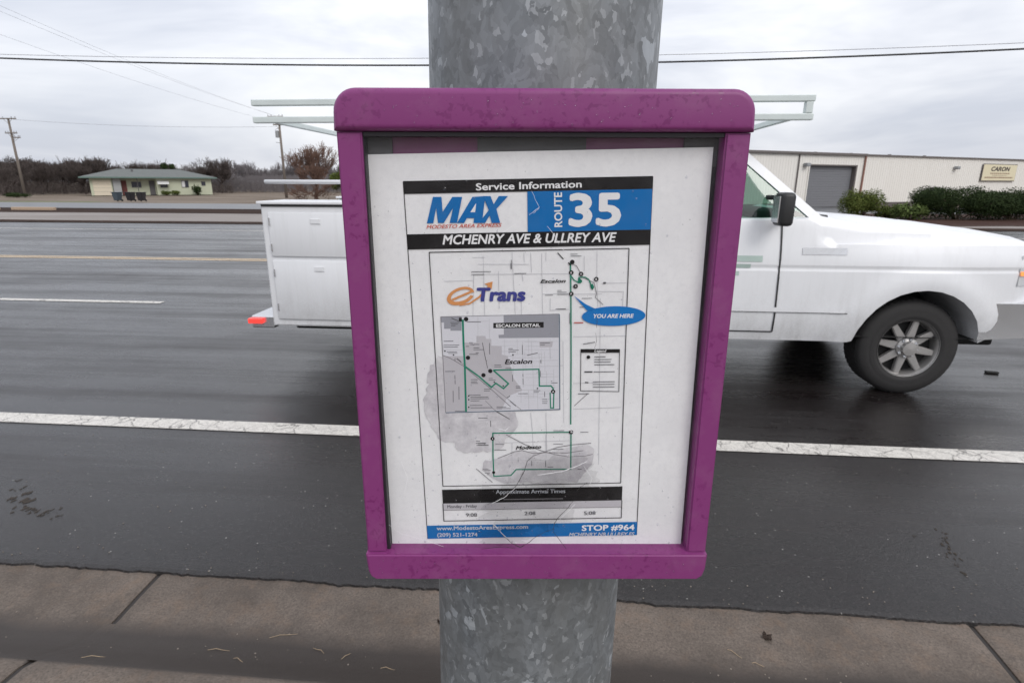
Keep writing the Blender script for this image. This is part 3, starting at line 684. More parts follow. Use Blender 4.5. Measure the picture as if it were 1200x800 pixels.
["l","small_print","ink",4,0.51,[[48.06,149.44],[51.13,149.47]]],
["l","small_print","ink",4,0.51,[[55.26,151.04],[60.84,151.09]]],
["l","small_print","ink",4,0.51,[[55.19,152.79],[64.97,152.88]]],
["l","small_print","ink",4,0.51,[[57.17,155.89],[59.97,155.92]]],
["l","small_print","ink",4,0.51,[[50.82,157.23],[59.22,157.31]]],
["l","small_print","ink",4,0.51,[[88.05,152.43],[92.24,152.47]]],
["l","small_print","ink",4,0.51,[[88.02,154.04],[97.8,154.13]]],
["l","small_print","ink",4,0.51,[[87.98,155.64],[94.98,155.71]]],
["l","small_print","ink",4,0.51,[[117.84,147.52],[127.18,147.61]]],
["l","small_print","ink",4,0.51,[[117.83,149.26],[122.29,149.3]]],
["l","small_print","ink",4,0.53,[[51.5,182.46],[58.31,182.53]]],
["l","small_print","ink",4,0.53,[[51.42,184.57],[57.53,184.63]]],
["l","small_print","ink",4,0.53,[[51.36,186.22],[58.18,186.29]]],
["l","small_print","ink",4,0.53,[[63.67,192.38],[70.8,192.45]]],
["l","small_print","ink",4,0.53,[[63.61,194.04],[69.32,194.1]]],
["l","small_print","ink",4,0.53,[[49.17,198.17],[60.32,198.28]]],
["l","small_print","ink",4,0.54,[[50.52,200.18],[67.7,200.35]]],
["l","small_print","ink",4,0.54,[[50.45,201.86],[68.36,202.04]]],
["l","small_print","ink",4,0.54,[[50.37,204.01],[58.97,204.09]]],
["l","small_print","ink",4,0.54,[[49.46,208.76],[61.68,208.88]]],
["l","small_print","ink",4,0.54,[[50.08,211.24],[70.95,211.45]]],
["l","small_print","ink",4,0.52,[[27.53,173.75],[36.72,173.84]]],
["l","small_print","ink",4,0.54,[[75.29,210.99],[84.64,211.08]]],
["l","small_print","ink",4,0.54,[[75.24,212.53],[88.92,212.67]]],
["l","small_print","ink",4,0.53,[[96.38,197.61],[105.67,197.7]]],
["l","small_print","ink",4,0.53,[[111.41,194.87],[117.83,194.93]]],
["l","small_print","ink",4,0.53,[[111.39,196.54],[116.39,196.59]]],
["l","small_print","ink",4,0.54,[[119.5,203.89],[124.23,203.94]]],
["l","small_print","ink",4,0.54,[[119.49,206.04],[124.65,206.09]]],
["l","small_print","ink",4,0.54,[[119.48,208.04],[124.22,208.08]]],
["l","small_print","ink",4,0.52,[[74.33,168.31],[80.66,168.37]]],
["l","small_print","ink",4,0.52,[[74.28,170.09],[81.33,170.16]]],
["l","small_print","ink",4,0.53,[[68.56,181.61],[72.53,181.65]]],
["l","small_print","ink",4,0.53,[[68.51,183.41],[75.04,183.48]]],
["l","small_print","ink",4,0.53,[[127.83,185.53],[129.25,185.54]]],
["l","small_print","ink",4,0.53,[[128.11,187.34],[134.23,187.4]]],
["l","small_print","ink",4,0.53,[[94.37,190.12],[98.64,190.17]]],
["l","small_print","ink",4,0.53,[[94.34,191.64],[98.61,191.68]]],
["l","small_print","ink",4,0.52,[[84.81,171.79],[90.46,171.84]]],
["l","small_print","ink",4,0.5,[[34.82,126.19],[43.09,126.27]]],
["l","small_print","ink",4,0.5,[[35.43,127.77],[41.64,127.83]]],
["l","small_print","ink",4,0.5,[[35.36,129.33],[39.5,129.37]]],
["l","small_print","ink",4,0.5,[[50.01,125.93],[63.1,126.06]]],
["l","small_print","ink",4,0.54,[[34.81,214.49],[44.47,214.59]]],
["l","small_print","ink",4,0.59,[[105.43,159.36],[115.54,157.08]]],
["l","small_print","ink",4,0.76,[[39.43,160.96],[43.2,164.72]]],
["l","small_print","ink",4,0.73,[[35.99,121.97],[42.46,124.93]]],
["l","small_print","ink",4,0.79,[[85.57,201.66],[88.47,199.73]]],
["l","small_print","ink",4,0.79,[[88.37,204.79],[94.01,210.29]]],
["l","small_print","ink",4,0.48,[[34.09,193.29],[33.67,205.2]]],
["l","small_print","ink",4,0.48,[[39.84,189.31],[39.38,202.56]]],
["l","small_print","ink",4,0.47,[[36.54,177.66],[36.49,181.71]]],
["l","small_print","ink",4,0.47,[[36.46,182.46],[36.4,186.67]]],
["l","small_print","ink",4,0.46,[[37.33,160.92],[37.35,163.42]]],
["l","small_print","ink",4,0.46,[[70.48,146.56],[70.28,157.62]]],
["l","small_print","ink",4,0.46,[[101.1,149.06],[101.1,158.54]]],
["l","small_print","ink",4,0.47,[[101.24,177.78],[101.34,180.78]]],
["l","small_print","ink",4,0.47,[[101.31,182.28],[101.37,188.3]]],
["l","small_print","ink",4,0.47,[[91.32,178.33],[91.33,185.08]]],
["l","small_print","ink",4,0.48,[[121.82,196.0],[121.94,201.64]]],
["l","small_print","ink",4,0.46,[[118.3,164.03],[118.42,167.43]]],
["l","small_print","ink",4,0.47,[[117.95,175.14],[118.06,181.12]]],
["l","route_line","green",4,1.23,[[145.67,72.93],[146.33,105.68],[146.98,162.85],[147.15,230.7]]],
["l","route_line","green",4.2,1.01,[[146.44,85.15],[148.91,88.69],[153.35,91.48],[155.87,89.18],[153.08,88.31],[153.52,86.45],[159.07,86.33],[162.35,88.5],[163.8,91.68],[166.0,97.61]]],
["f","route_line","green",4.2,[[152.61,87.95],[154.45,87.17],[156.58,90.37],[154.75,92.09],[152.64,90.88]]],
["f","route_line","green",4.2,[[163.6,93.68],[165.9,92.31],[167.59,95.64],[165.9,98.43],[164.34,96.4]]],
["d","stop_marker","black",4.6,[147.25,72.44],2.07,2.07],
["d","stop_marker","black",4.6,[146.42,82.01],2.09,2.09],
["t","lettering","white",5,"E",[145.73,82.92],[147.12,82.95],1.74,0,0.03],
["d","stop_marker","black",4.6,[155.33,83.35],2.09,2.09],
["t","lettering","white",5,"H",[154.65,84.26],[156.03,84.29],1.74,0,0.03],
["d","stop_marker","black",4.6,[150.48,94.59],2.12,2.12],
["t","lettering","white",5,"C",[149.79,95.52],[151.19,95.54],1.77,0,0.03],
["d","stop_marker","black",4.6,[169.18,88.4],2.1,2.1],
["t","lettering","white",5,"B",[168.51,89.32],[169.9,89.35],1.75,0,0.03],
["d","stop_marker","black",4.6,[146.58,101.47],2.13,2.13],
["t","lettering","white",5,"F",[145.89,102.41],[147.29,102.44],1.78,0,0.03],
["l","stop_marker","black",4.8,1.07,[[143.69,72.94],[146.01,75.29]]],
["d","stop_marker","ink",4.4,[176.8,92.06],1.52,0.94],
["t","lettering","black",4,"Escalon",[118.29,91.01],[141.5,91.0],3.28,0.3,0.035],
["f","speech_bubble","brightblue",5,[[148.82,103.18],[160.04,111.39],[168.93,115.88],[164.26,117.84],[161.31,117.42]]],
["d","speech_bubble","brightblue",5,[185.94,123.1],29.41,9.32],
["t","lettering","white",5.4,"YOU ARE HERE",[167.33,124.55],[204.53,125.05],3.76,0.2,0.045],
["f","legend_header","black",4,[[156.18,154.25],[192.53,154.99],[192.64,158.5],[156.23,157.76]]],
["t","lettering","white",4.4,"Legend",[168.82,157.43],[180.02,157.66],2.49,0.2,0.03],
["l","legend_frame","black",4,0.58,[[156.18,154.25],[156.31,195.94],[193.17,197.46],[192.53,154.99]]],
["d","stop_marker","black",4.4,[163.3,162.3],1.76,1.76],
["l","legend_symbol","black",4.2,1.11,[[159.73,176.89],[167.37,177.04]]],
["l","legend_symbol","black",4.2,1.03,[[160.46,187.4],[163.73,187.76]]],
["l","small_print","ink",4,0.66,[[168.91,162.12],[179.44,162.22]]],
["l","small_print","ink",4,0.66,[[168.96,164.77],[185.12,164.93]]],
["l","small_print","ink",4,0.66,[[169.01,167.28],[184.49,167.43]]],
["l","small_print","ink",4,0.67,[[169.07,169.94],[188.08,170.13]]],
["l","small_print","ink",4,0.67,[[168.5,177.06],[188.58,177.26]]],
["l","small_print","ink",4,0.68,[[167.98,187.1],[188.87,187.3]]],
["l","small_print","ink",4,0.68,[[168.03,189.66],[188.66,189.87]]],
["l","small_print","ink",4,0.68,[[168.08,192.39],[188.74,192.59]]],
["l","small_print","ink",4,0.63,[[133.74,115.35],[141.28,115.42]]],
["l","small_print","ink",4,0.69,[[153.92,198.94],[164.64,199.04]]],
["l","small_print","red",4,0.49,[[149.35,128.64],[157.63,128.53]]],
["l","small_print","ink",4,0.66,[[158.21,149.49],[169.32,147.69]]],
["l","route_line","green",4,1.18,[[147.58,238.84],[70.93,238.32],[70.42,262.95],[70.57,285.43],[79.54,284.84],[87.51,284.68],[90.05,281.96],[93.09,278.17],[101.52,278.35],[147.63,278.97],[147.58,238.84]]],
["d","stop_marker","black",4.6,[70.47,244.15],2.02,2.02],
["d","stop_marker","black",4.6,[147.58,238.84],2.22,2.22],
["d","stop_marker","black",4.6,[70.5,281.01],1.54,1.54],
["l","stop_marker","white",5,0.73,[[70.49,243.41],[70.45,244.9]]],
["l","stop_marker","white",5,0.72,[[147.58,238.1],[147.59,239.58]]],
["t","lettering","black",4.4,"Modesto",[92.99,256.5],[118.31,255.74],3.88,0.3,0.035],
["l","street_line","mid",2.2,0.73,[[83.82,240.25],[102.86,251.61],[118.77,258.39],[130.55,262.34],[145.75,265.45],[161.78,264.85],[169.35,263.15]]],
["l","street_line","mid",2.2,0.76,[[95.49,291.74],[101.66,278.58],[104.32,269.25],[110.3,263.78],[122.13,259.39],[133.91,255.01],[148.17,252.55],[167.44,251.11]]],
["l","street_line","mid",2.2,0.75,[[74.79,265.84],[91.82,258.76],[99.42,257.62],[110.33,261.0],[122.13,260.31],[144.03,261.23],[160.01,258.88]]],
["l","street_line","mid",2.2,0.66,[[53.26,276.63],[68.95,292.14]]],
["l","small_print","ink",4,0.53,[[130.27,236.9],[140.96,237.0]]],
["l","small_print","ink",4,0.54,[[130.27,251.26],[139.57,251.35]]],
["l","small_print","ink",4,0.54,[[130.27,256.85],[140.09,256.94]]],
["l","small_print","ink",4,0.54,[[73.04,250.29],[81.84,250.38]]],
["l","small_print","ink",4,0.54,[[71.88,256.5],[83.66,256.61]]],
["l","small_print","ink",4,0.53,[[156.53,239.03],[164.51,239.1]]],
["l","small_print","ink",4,0.55,[[59.91,276.93],[65.36,276.98]]],
["l","small_print","ink",4,0.55,[[60.84,278.6],[67.79,278.67]]],
["l","small_print","ink",4,0.55,[[61.74,281.38],[66.71,281.42]]],
["l","small_print","ink",4,0.55,[[63.68,283.07],[66.16,283.1]]],
["l","small_print","ink",4,0.54,[[55.95,249.19],[63.28,249.26]]],
["l","small_print","ink",4,0.54,[[55.89,250.79],[66.17,250.89]]],
["l","small_print","ink",4,0.55,[[154.57,279.12],[158.54,279.16]]],
["l","small_print","ink",4,0.54,[[155.85,262.02],[156.83,262.03]]],
["l","small_print","ink",4,0.55,[[124.33,276.07],[130.28,276.13]]],
["l","small_print","ink",4,0.62,[[53.97,246.49],[57.99,246.53]]],
["l","small_print","ink",4,0.62,[[53.89,248.69],[63.95,248.78]]],
["l","small_print","ink",4,0.62,[[54.43,251.04],[66.39,251.15]]],
["l","small_print","ink",4,0.6,[[57.11,222.13],[66.29,222.22]]],
["l","small_print","ink",4,0.54,[[69.06,225.06],[69.0,231.53]]],
["l","small_print","ink",4,0.39,[[108.56,268.64],[108.6,274.65]]],
["l","small_print","ink",4,0.39,[[122.38,269.47],[122.45,276.03]]],
["l","small_print","ink",4,0.39,[[95.27,266.73],[95.31,270.0]]],
["f","timetable_header","black",3,[[17.89,299.33],[199.89,299.33],[199.89,315.12],[17.89,315.12]]],
["f","timetable_row","areagrey",3,[[17.89,315.12],[199.89,315.12],[199.89,322.76],[17.89,322.76]]],
["l","timetable_frame","mid",3.3,0.5,[[17.89,322.76],[199.89,322.76]]],
["l","timetable_frame","black",3.5,0.8,[[17.89,315.12],[17.89,335.32],[199.89,335.32],[199.89,315.12]]],
["t","lettering","palegrey",3.6,"Approximate Arrival Times",[72.02,305.09],[142.35,305.5],4.45,0,0.02],
["l","small_print","mid",3.6,0.88,[[79.62,311.66],[140.06,311.95]]],
["t","lettering","ink",3.6,"Monday - Friday",[22.15,320.43],[52.53,320.18],3.54,0,0.03],
["t","lettering","ink",3.6,"9:08",[40.72,330.79],[52.14,330.83],4.16,0,0.02],
["t","lettering","ink",3.6,"2:08",[100.78,330.17],[111.93,330.1],4.16,0,0.02],
["t","lettering","ink",3.6,"5:08",[161.58,331.25],[173.42,331.2],4.26,0,0.02],
["t","lettering","palegrey",3.6,"www.ModestoAreaExpress.com",[9.87,346.02],[104.25,346.0],4.63,0,0.03],
["t","lettering","palegrey",3.6,"(209) 521-1274",[10.06,353.7],[51.74,354.07],4.46,0,0.03],
["t","lettering","white",3.6,"STOP #964",[159.48,349.78],[213.85,350.02],6.65,0,0.04],
["t","lettering","palegrey",3.6,"MCHENRY NB ULLREY FS",[146.35,356.07],[214.11,356.79],4.36,0.25,0.03]]
CRACKS = [["d",0.5,[[-50.2,-384.2],[-39.9,-378.4],[-28.9,-370.7],[-22.1,-364.1],[-17.1,-354.6],[-12.9,-346.2]]],["w",0.7,[[-45.1,-382.3],[-34.0,-376.5],[-22.9,-366.0]]],["d",0.6,[[-42.6,-408.6],[-34.0,-419.6],[-25.3,-428.6],[-16.5,-433.6],[-9.6,-428.6],[-1.8,-421.5],[9.4,-414.5],[18.0,-411.5]]],["w",0.6,[[-45.2,-405.7],[-37.5,-414.6],[-30.5,-422.6]]],["d",0.5,[[36.0,-379.3],[30.3,-388.0],[22.8,-396.7],[17.8,-404.6],[16.3,-414.5],[22.6,-423.5],[30.8,-435.6]]],["w",0.5,[[37.9,-383.1],[29.6,-392.8],[22.1,-401.6]]],["w",1.0,[[-0.3,-350.9],[12.3,-349.0],[23.2,-347.1],[33.2,-343.3],[41.4,-339.6],[48.0,-335.9]]],["w",0.7,[[-38.0,-301.6],[-32.2,-303.4],[-28.1,-299.8]]],["w",0.6,[[26.1,-299.7],[31.1,-303.2],[34.5,-306.8]]],["d",0.4,[[-21.8,-434.6],[-32.3,-432.6],[-60.3,-435.7]]],["w",0.35,[[-9.5,-80.7],[-2.7,-94.2],[-7.8,-99.3]]],["w",0.35,[[-2.7,-94.2],[-11.5,-100.7]]],["w",0.35,[[4.3,-110.1],[9.6,-116.0],[15.1,-125.6]]],["w",0.35,[[15.1,-128.6],[25.1,-133.0]]],["w",0.35,[[-33.7,-115.4],[-22.5,-108.0]]],["d",0.35,[[51.4,-201.3],[51.7,-191.7],[50.0,-188.5]]],["d",0.3,[[50.8,-206.2],[51.9,-214.3],[50.6,-220.9]]],["w",0.4,[[-154.7,-402.9],[-138.2,-417.7],[-114.2,-424.7],[-95.3,-432.7]]],["w",0.4,[[44.8,-340.5],[53.8,-354.5],[50.8,-363.9]]],["d",0.4,[[48.9,-359.2],[42.3,-364.0],[39.1,-368.7]]],["w",0.5,[[-134.2,-336.2],[-128.4,-354.8],[-132.4,-369.0]]]]

flat = {}
def pm(name, col, rough=0.65):
    b = MatB('print_'+name); v = b.coord(); g = b.noise(v, 900, 2, 0.5); n = b.noise(v, 22, 5, 0.65)
    c = b.mix(b.ramp(n, [(0.40, 0.0), (0.80, 0.10)]), col, tuple(0.5*x+0.10 for x in col))
    c = b.mix(b.math('MULTIPLY', g, 0.10), c, tuple(x*0.7+0.012 for x in col))
    b.set(Base_Color=c, Roughness=rough, Specular_IOR_Level=0.12); flat[name] = b.m
for nm, c in dict(black=(0.009, 0.008, 0.009), white=(0.74, 0.74, 0.75), blue=(0.003, 0.135, 0.40), brightblue=(0.003, 0.160, 0.48), red=(0.55, 0.09, 0.06),
                  navy=(0.045, 0.050, 0.24), orange=(0.62, 0.27, 0.10), green=(0.010, 0.20, 0.125), thin=(0.47, 0.47, 0.50), mid=(0.20, 0.19, 0.20),
                  dark=(0.07, 0.07, 0.07), ink=(0.10, 0.10, 0.11), areagrey=(0.47, 0.455, 0.485), areapale=(0.53, 0.53, 0.54), insetgrey=(0.62, 0.62, 0.665),
                  darkgrey=(0.29, 0.295, 0.33), slate=(0.11, 0.15, 0.20), palegrey=(0.50, 0.52, 0.56)).items(): pm(nm, c)
b = MatB('print_stain'); v = b.coord(); n = b.noise(v, 60, 6, 0.75); n2 = b.noise(v, 15, 5, 0.7)
k_ = b.math('ADD', b.math('MULTIPLY', n, 0.5), b.math('MULTIPLY', n2, 0.5))
b.set(Base_Color=b.mix(b.ramp(k_, [(0.36, 0.0), (0.60, 1.0)]), (0.43, 0.415, 0.445), (0.63, 0.62, 0.64)), Roughness=0.7, Specular_IOR_Level=0.12); flat['stain'] = b.m
# paper: off-white, damp and slightly cockled
b = MatB('damp_paper'); v = b.coord(); n = b.noise(v, 16, 6, 0.7); n2 = b.noise(v, 160, 4, 0.7)
c = b.mix(b.ramp(n, [(0.35, 0.0), (0.70, 1.0)]), (0.71, 0.71, 0.725), (0.79, 0.79, 0.80))
c = b.mix(b.ramp(n2, [(0.30, 0.55), (0.52, 0.0)]), c, (0.66, 0.66, 0.68)); b.set(Base_Color=c, Roughness=0.7); b.bump(n, 0.2, 0.002); M['paper'] = b.m
POST = thing('route_map_poster', 'damp printed bus route map sheet inside the purple case', 'poster')
PA = radians(1.3)
POST.parent = None
base = Matrix.Translation((-0.01613, 0.5, 1.67363)) @ Matrix.Rotation(0.08707, 4, 'Z')
POST.matrix_world = base @ Matrix.Translation((-0.12071, 0.0112, -0.07326)) @ Matrix.Rotation(-PA, 4, 'Y')
LAY = 0.00012
def pv(u, v_, lay): return (u/1000, -lay*LAY, -v_/1000)
def paper():
    a = PA; V = []; F = []
    # paper edges stay inside the case opening (case-local rectangle -150..144 x -435..-50)
    nu, nv = 24, 34
    c4 = [(-29.8, -23.0), (267.3, -23.2), (263.0, 368.2), (-37.2, 361.3)]
    for j in range(nv+1):
        for i in range(nu+1):
            s, t = i/nu, j/nv
            u = (c4[0][0]*(1-s)+c4[1][0]*s)*(1-t)+(c4[3][0]*(1-s)+c4[2][0]*s)*t
            w_ = (c4[0][1]*(1-s)+c4[1][1]*s)*(1-t)+(c4[3][1]*(1-s)+c4[2][1]*s)*t
            V.append((u/1000, 0.0012, -w_/1000))
    k = len(V); V += [(x, 0.0004, z) for x, y, z in V]
    for j in range(nv):
        for i in range(nu):
            q = j*(nu+1)+i; F.append((q+k, q+1+k, q+nu+2+k, q+nu+1+k)); F.append((q, q+nu+1, q+nu+2, q+1))
    return rawmesh('paper_sheet', V, F, M['paper'], POST)
paper()
def textmesh(s, shear, bold):
    cu = bpy.data.curves.new('t', 'FONT'); cu.body = s; cu.size = 1; cu.shear = shear; cu.offset = bold; cu.resolution_u = 3; cu.fill_mode = 'FRONT'
    ob = bpy.data.objects.new('t', cu); COL.objects.link(ob)
    dg = bpy.context.evaluated_depsgraph_get(); me = bpy.data.meshes.new_from_object(ob.evaluated_get(dg))
    bpy.data.objects.remove(ob); bpy.data.curves.remove(cu); return me
def bb(me): 
    xs_ = [v.co.x for v in me.vertices]; ys_ = [v.co.y for v in me.vertices]; return min(xs_), max(xs_), min(ys_), max(ys_)
def lettering(name, s, a, c, cap, shear, bold, mat, parent, P=None, upv=None):
    """text whose baseline runs a->c (parent-local 3D), cap height cap; heavy faces are struck twice"""
    me = textmesh(s, shear, 0.0); hm = textmesh('H', 0, 0.0); _, _, h0, h1 = bb(hm); bpy.data.meshes.remove(hm)
    x0, x1, _, _ = bb(me); rb = bold*0.72; a = Vector(a); d = Vector(c)-a; k = d.length/(x1-x0+2*rb); e = d.normalized(); out_ = e.cross(upv).normalized(); V = []; F = []
    ky = cap/(h1-h0+2*rb); ds = [(0, 0)]+([(cos(t)*rb, sin(t)*rb) for t in [pi/4*i for i in range(8)]] if rb > 0.015 else ([(rb, 0), (-rb, 0)] if rb else []))
    for q, (dx, dy) in enumerate(ds):
        o_ = len(V)
        V += [a+e*((v.co.x-x0+rb+dx)*k)+upv*((v.co.y-h0+rb+dy)*ky)+out_*(0.000007*q*max(1, cap*60)) for v in me.vertices]
        F += [tuple(i+o_ for i in p.vertices) for p in me.polygons]
    bpy.data.meshes.remove(me)
    return rawmesh(name, V, F, mat, parent)
def ribbon(pts, w_, lay):
    P = [Vector((p[0], p[1])) for p in pts]; V = []; F = []
    if len(P) > 2 and P[-1] == P[-2]: P.pop()
    for i, p in enumerate(P):
        d0 = (P[i]-P[i-1]).normalized() if i else (P[1]-P[0]).normalized()
        d1 = (P[i+1]-P[i]).normalized() if i < len(P)-1 else d0
        t = (d0+d1); t = t.normalized() if t.length > 1e-4 else d0
        nrm = Vector((-t.y, t.x)); k = min(1.6, 1/max(0.4, abs(nrm.dot(Vector((-d0.y, d0.x))))))
        for s in (-1, 1): V.append(pv(p.x+nrm.x*s*w_/2*k, p.y+nrm.y*s*w_/2*k, lay))
    for i in range(len(P)-1): F.append((2*i, 2*i+1, 2*i+3, 2*i+2))
    return V, F
merge = {}
from mathutils.geometry import tessellate_polygon
for op in PRINT:
    k, nm, mt, lay = op[:4]
    if k == 'f':
        V = [pv(u, v_, lay) for u, v_ in op[4]]; F = [tuple(t) for t in tessellate_polygon([[Vector(p) for p in V]])]
    elif k == 'l': V, F = ribbon(op[5], op[4], lay)
    elif k == 'd':
        (cu_, cv_), ru, rv = op[4:7]; n = 40 if ru > 8 else 16
        V = [pv(cu_+ru*cos(2*pi*i/n), cv_+rv*sin(2*pi*i/n), lay) for i in range(n)]; F = [tuple(range(n))[::-1]]
    elif k == 't':
        _, _, _, _, s, a, c, cap, sh, bo = op
        lettering(nm, s, pv(*a, lay), pv(*c, lay), cap/1000, sh, bo, flat[mt], POST, upv=Vector((0, 0, 1))); continue
    elif k == 'v':
        _, _, _, _, s, a, c, cap, sh, bo = op
        lettering(nm, s, pv(*a, lay), pv(*c, lay), cap/1000, sh, bo, flat[mt], POST, upv=Vector((-1, 0, 0))); continue
    if nm in ('street_line', 'small_print', 'timetable_frame', 'legend_frame', 'map_frame_line', 'legend_symbol', 'inset_edge'):
        A = merge.setdefault((nm, mt), ([], [])); o_ = len(A[0]); A[0].extend(V); A[1].extend([tuple(i+o_ for i in f) for f in F])
    else: rawmesh(nm, V, F, flat[mt], POST)
for (nm, mt), (V, F) in merge.items():
    o = rawmesh(nm, V, F, flat[mt], POST)
    if nm in ('street_line', 'small_print'): o['kind'] = 'stuff'
# cracks and scratches in the cover
M['crack_dark'] = simple('crack_shadow', (0.035, 0.032, 0.030), 0.5); M['crack_light'] = simple('crack_glint', (0.78, 0.78, 0.80), 0.3)
for kind_, w_, pts in CRACKS:
    V, F = [], []; P = []
    rnd = random.Random(len(pts)*7+int(pts[0][0]*10))
    for i in range(len(pts)-1):
        for t in range(4): 
            s = t/4; P.append((pts[i][0]*(1-s)+pts[i+1][0]*s+(rnd.uniform(-.35, .35) if t else 0), pts[i][1]*(1-s)+pts[i+1][1]*s+(rnd.uniform(-.35, .35) if t else 0)))
    P.append(tuple(pts[-1])); n = len(P)
    for i, (x, z) in enumerate(P):
        d = Vector(P[min(i+1, n-1)])-Vector(P[max(i-1, 0)]); d.normalize(); ww = w_*(1.1 if kind_ == 'd' else 0.8)*(0.25+0.75*sin(pi*min(1, (i+1)/(n+1)))**.5)*rnd.uniform(.6, 1.25)*0.5
        nx, nz_ = -d.y*ww, d.x*ww
        V += [((x+nx)/1000, 0.0027, (z+nz_)/1000), ((x-nx)/1000, 0.0027, (z-nz_)/1000)]
    for i in range(n-1): F.append((2*i, 2*i+1, 2*i+3, 2*i+2))
    o = rawmesh('crack' if kind_ == 'd' else 'scratch', V, F, M['crack_dark' if kind_ == 'd' else 'crack_light'], cov)
rnd = random.Random(21)
for (cx_, cz_, rx_, rz_) in ((-0.012, -0.385, 0.050, 0.034), (0.020, -0.350, 0.040, 0.022), (-0.035, -0.420, 0.030, 0.012)):
    V = [(cx_, 0.00285, cz_)]; n = 46
    for i in range(n):
        t = 2*pi*i/n; q = rnd.uniform(.72, 1.1); V.append((cx_+rx_*q*cos(t), 0.00285, cz_+rz_*q*sin(t)))
    rawmesh('crazed_patch', V, [(0, 1+(i+1) % n, 1+i) for i in range(n)], M['crazed'], cov)
    cx_ += 0
# specks of dirt on the cover (one stuff part) and water beads
rnd = random.Random(3); V, F = [], []
for i in range(300):
    if i < 190: x, z = rnd.gauss(-0.02, 0.05), -0.30-rnd.random()*0.13
    else: x, z = rnd.uniform(-0.145, 0.142), rnd.uniform(-0.43, -0.06)
    if not -0.147 < x < 0.142: continue
    r = rnd.uniform(0.00012, 0.00042); n = 5; k = len(V); a0 = rnd.random()*6
    for j in range(n): V.append((x+r*cos(a0+j*2*pi/n)*rnd.uniform(.5, 1.3), 0.0028, z+r*sin(a0+j*2*pi/n)*rnd.uniform(.5, 1.3)))
    F.append(tuple(range(k, k+n))[::-1])
o = rawmesh('dirt_speck', V, F, M['crack_dark'], cov); o['kind'] = 'stuff'
bm = bmesh.new()
for i in range(130):
    r = rnd.uniform(0.0005, 0.0013); x = rnd.uniform(-0.145, 0.14); z = rnd.choice([rnd.uniform(-0.43, -0.36), rnd.uniform(-0.42, -0.06)])
    s = bmesh.ops.create_icosphere(bm, subdivisions=1, radius=r)
    bmesh.ops.transform(bm, matrix=Matrix.Translation((x, 0.0030, z)) @ Matrix.Diagonal((1, 0.35, rnd.uniform(.9, 1.5), 1)), verts=s['verts'])
o = obj('water_drop', bm, M['drop'], cov, smooth=True); o['kind'] = 'stuff'
bm = bmesh.new()
for i in range(110):
    r = rnd.uniform(0.0004, 0.0010)
    x = rnd.uniform(-0.16, 0.16); z = rnd.choice([rnd.uniform(-0.030, -0.008), rnd.uniform(-0.46, -0.44)])
    s = bmesh.ops.create_icosphere(bm, subdivisions=1, radius=r)
    bmesh.ops.transform(bm, matrix=Matrix.Translation((x, -0.0076, z)) @ Matrix.Diagonal((1, 0.3, rnd.uniform(.9, 1.5), 1)), verts=s['verts'])
o = obj('water_drop', bm, M['drop'], CX, smooth=True); o['kind'] = 'stuff'

# ---------------------------------------------------------------- white service truck
def truckpaint(name, col, rough, coat):
    """white enamel with road film thrown up from the wheels: thick low down, streaked by rain"""
    b = MatB(name); v = b.coord(); g = b.n('ShaderNodeNewGeometry'); s_ = b.n('ShaderNodeSeparateXYZ'); b.l(g.outputs['Position'], s_.inputs[0])
    lo = b.n('ShaderNodeMapRange'); lo.inputs['From Min'].default_value = 0.95; lo.inputs['From Max'].default_value = 0.40; b.l(s_.outputs['Z'], lo.inputs['Value'])
    n = b.noise(b.coord(scale=(1.0, 1.0, 0.5)), 5, 7, 0.72); st = b.noise(b.coord(scale=(6, 6, 0.5)), 3, 6, 0.7); sp = b.noise(v, 90, 3, 0.7)
    f = b.math('MULTIPLY', b.math('MULTIPLY', lo.outputs[0], b.ramp(n, [(0.30, 0.15), (0.70, 1.0)])), b.ramp(sp, [(0.35, 0.6), (0.6, 1.0)]))
    f = b.math('ADD', b.math('MULTIPLY', f, 0.55), b.math('MULTIPLY', b.ramp(st, [(0.50, 0.0), (0.78, 1.0)]), 0.10))
    b.set(Base_Color=b.mix(f, col, (0.22, 0.205, 0.19)), Roughness=b.math('ADD', rough, b.math('MULTIPLY', f, 0.4)), Coat_Weight=coat, Coat_Roughness=0.14)
    b.bump(b.noise(v, 2.2, 3, 0.5), 0.06, 0.02); return b.m
M['white'] = truckpaint('white_truck_paint', (0.76, 0.77, 0.79), 0.34, 0.3)
M['whiteb'] = truckpaint('white_body_steel', (0.72, 0.73, 0.75), 0.38, 0.1)
M['blackp'] = simple('black_plastic', (0.018, 0.018, 0.019), 0.5)
M['rubber'] = simple('tyre_rubber', (0.022, 0.021, 0.021), 0.75, var=0.3, scale=30)
M['rim'] = simple('rim_alloy', (0.42, 0.41, 0.40), 0.38, 0.7, var=0.2, scale=12)
M['chrome'] = simple('bright_metal', (0.62, 0.63, 0.65), 0.22, 0.85, var=0.05)
M['glazing'] = glass_mat('green_glazing', (0.52, 0.66, 0.60), 0.05)
M['seatcloth'] = simple('dark_seat_cloth', (0.035, 0.040, 0.042), 0.85)
M['redlamp'] = emit_mat('red_tail_lamp', (0.85, 0.045, 0.035), 1.0)
M['amber'] = emit_mat('amber_marker', (0.85, 0.28, 0.06), 0.6)
M['lens'] = simple('headlamp_lens', (0.62, 0.64, 0.66), 0.12, 0.2, var=0.1)
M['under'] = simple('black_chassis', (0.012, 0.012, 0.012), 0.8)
M['rack'] = simple('rack_pale_paint', (0.60, 0.66, 0.65), 0.4)
M['fade'] = simple('faded_green_decal', (0.42, 0.52, 0.48), 0.4)
YT = 5.37
TR = thing('service_truck', 'white service truck with ladder rack passing behind the purple case', 'truck', (0, YT, 0))
HW = 1.02
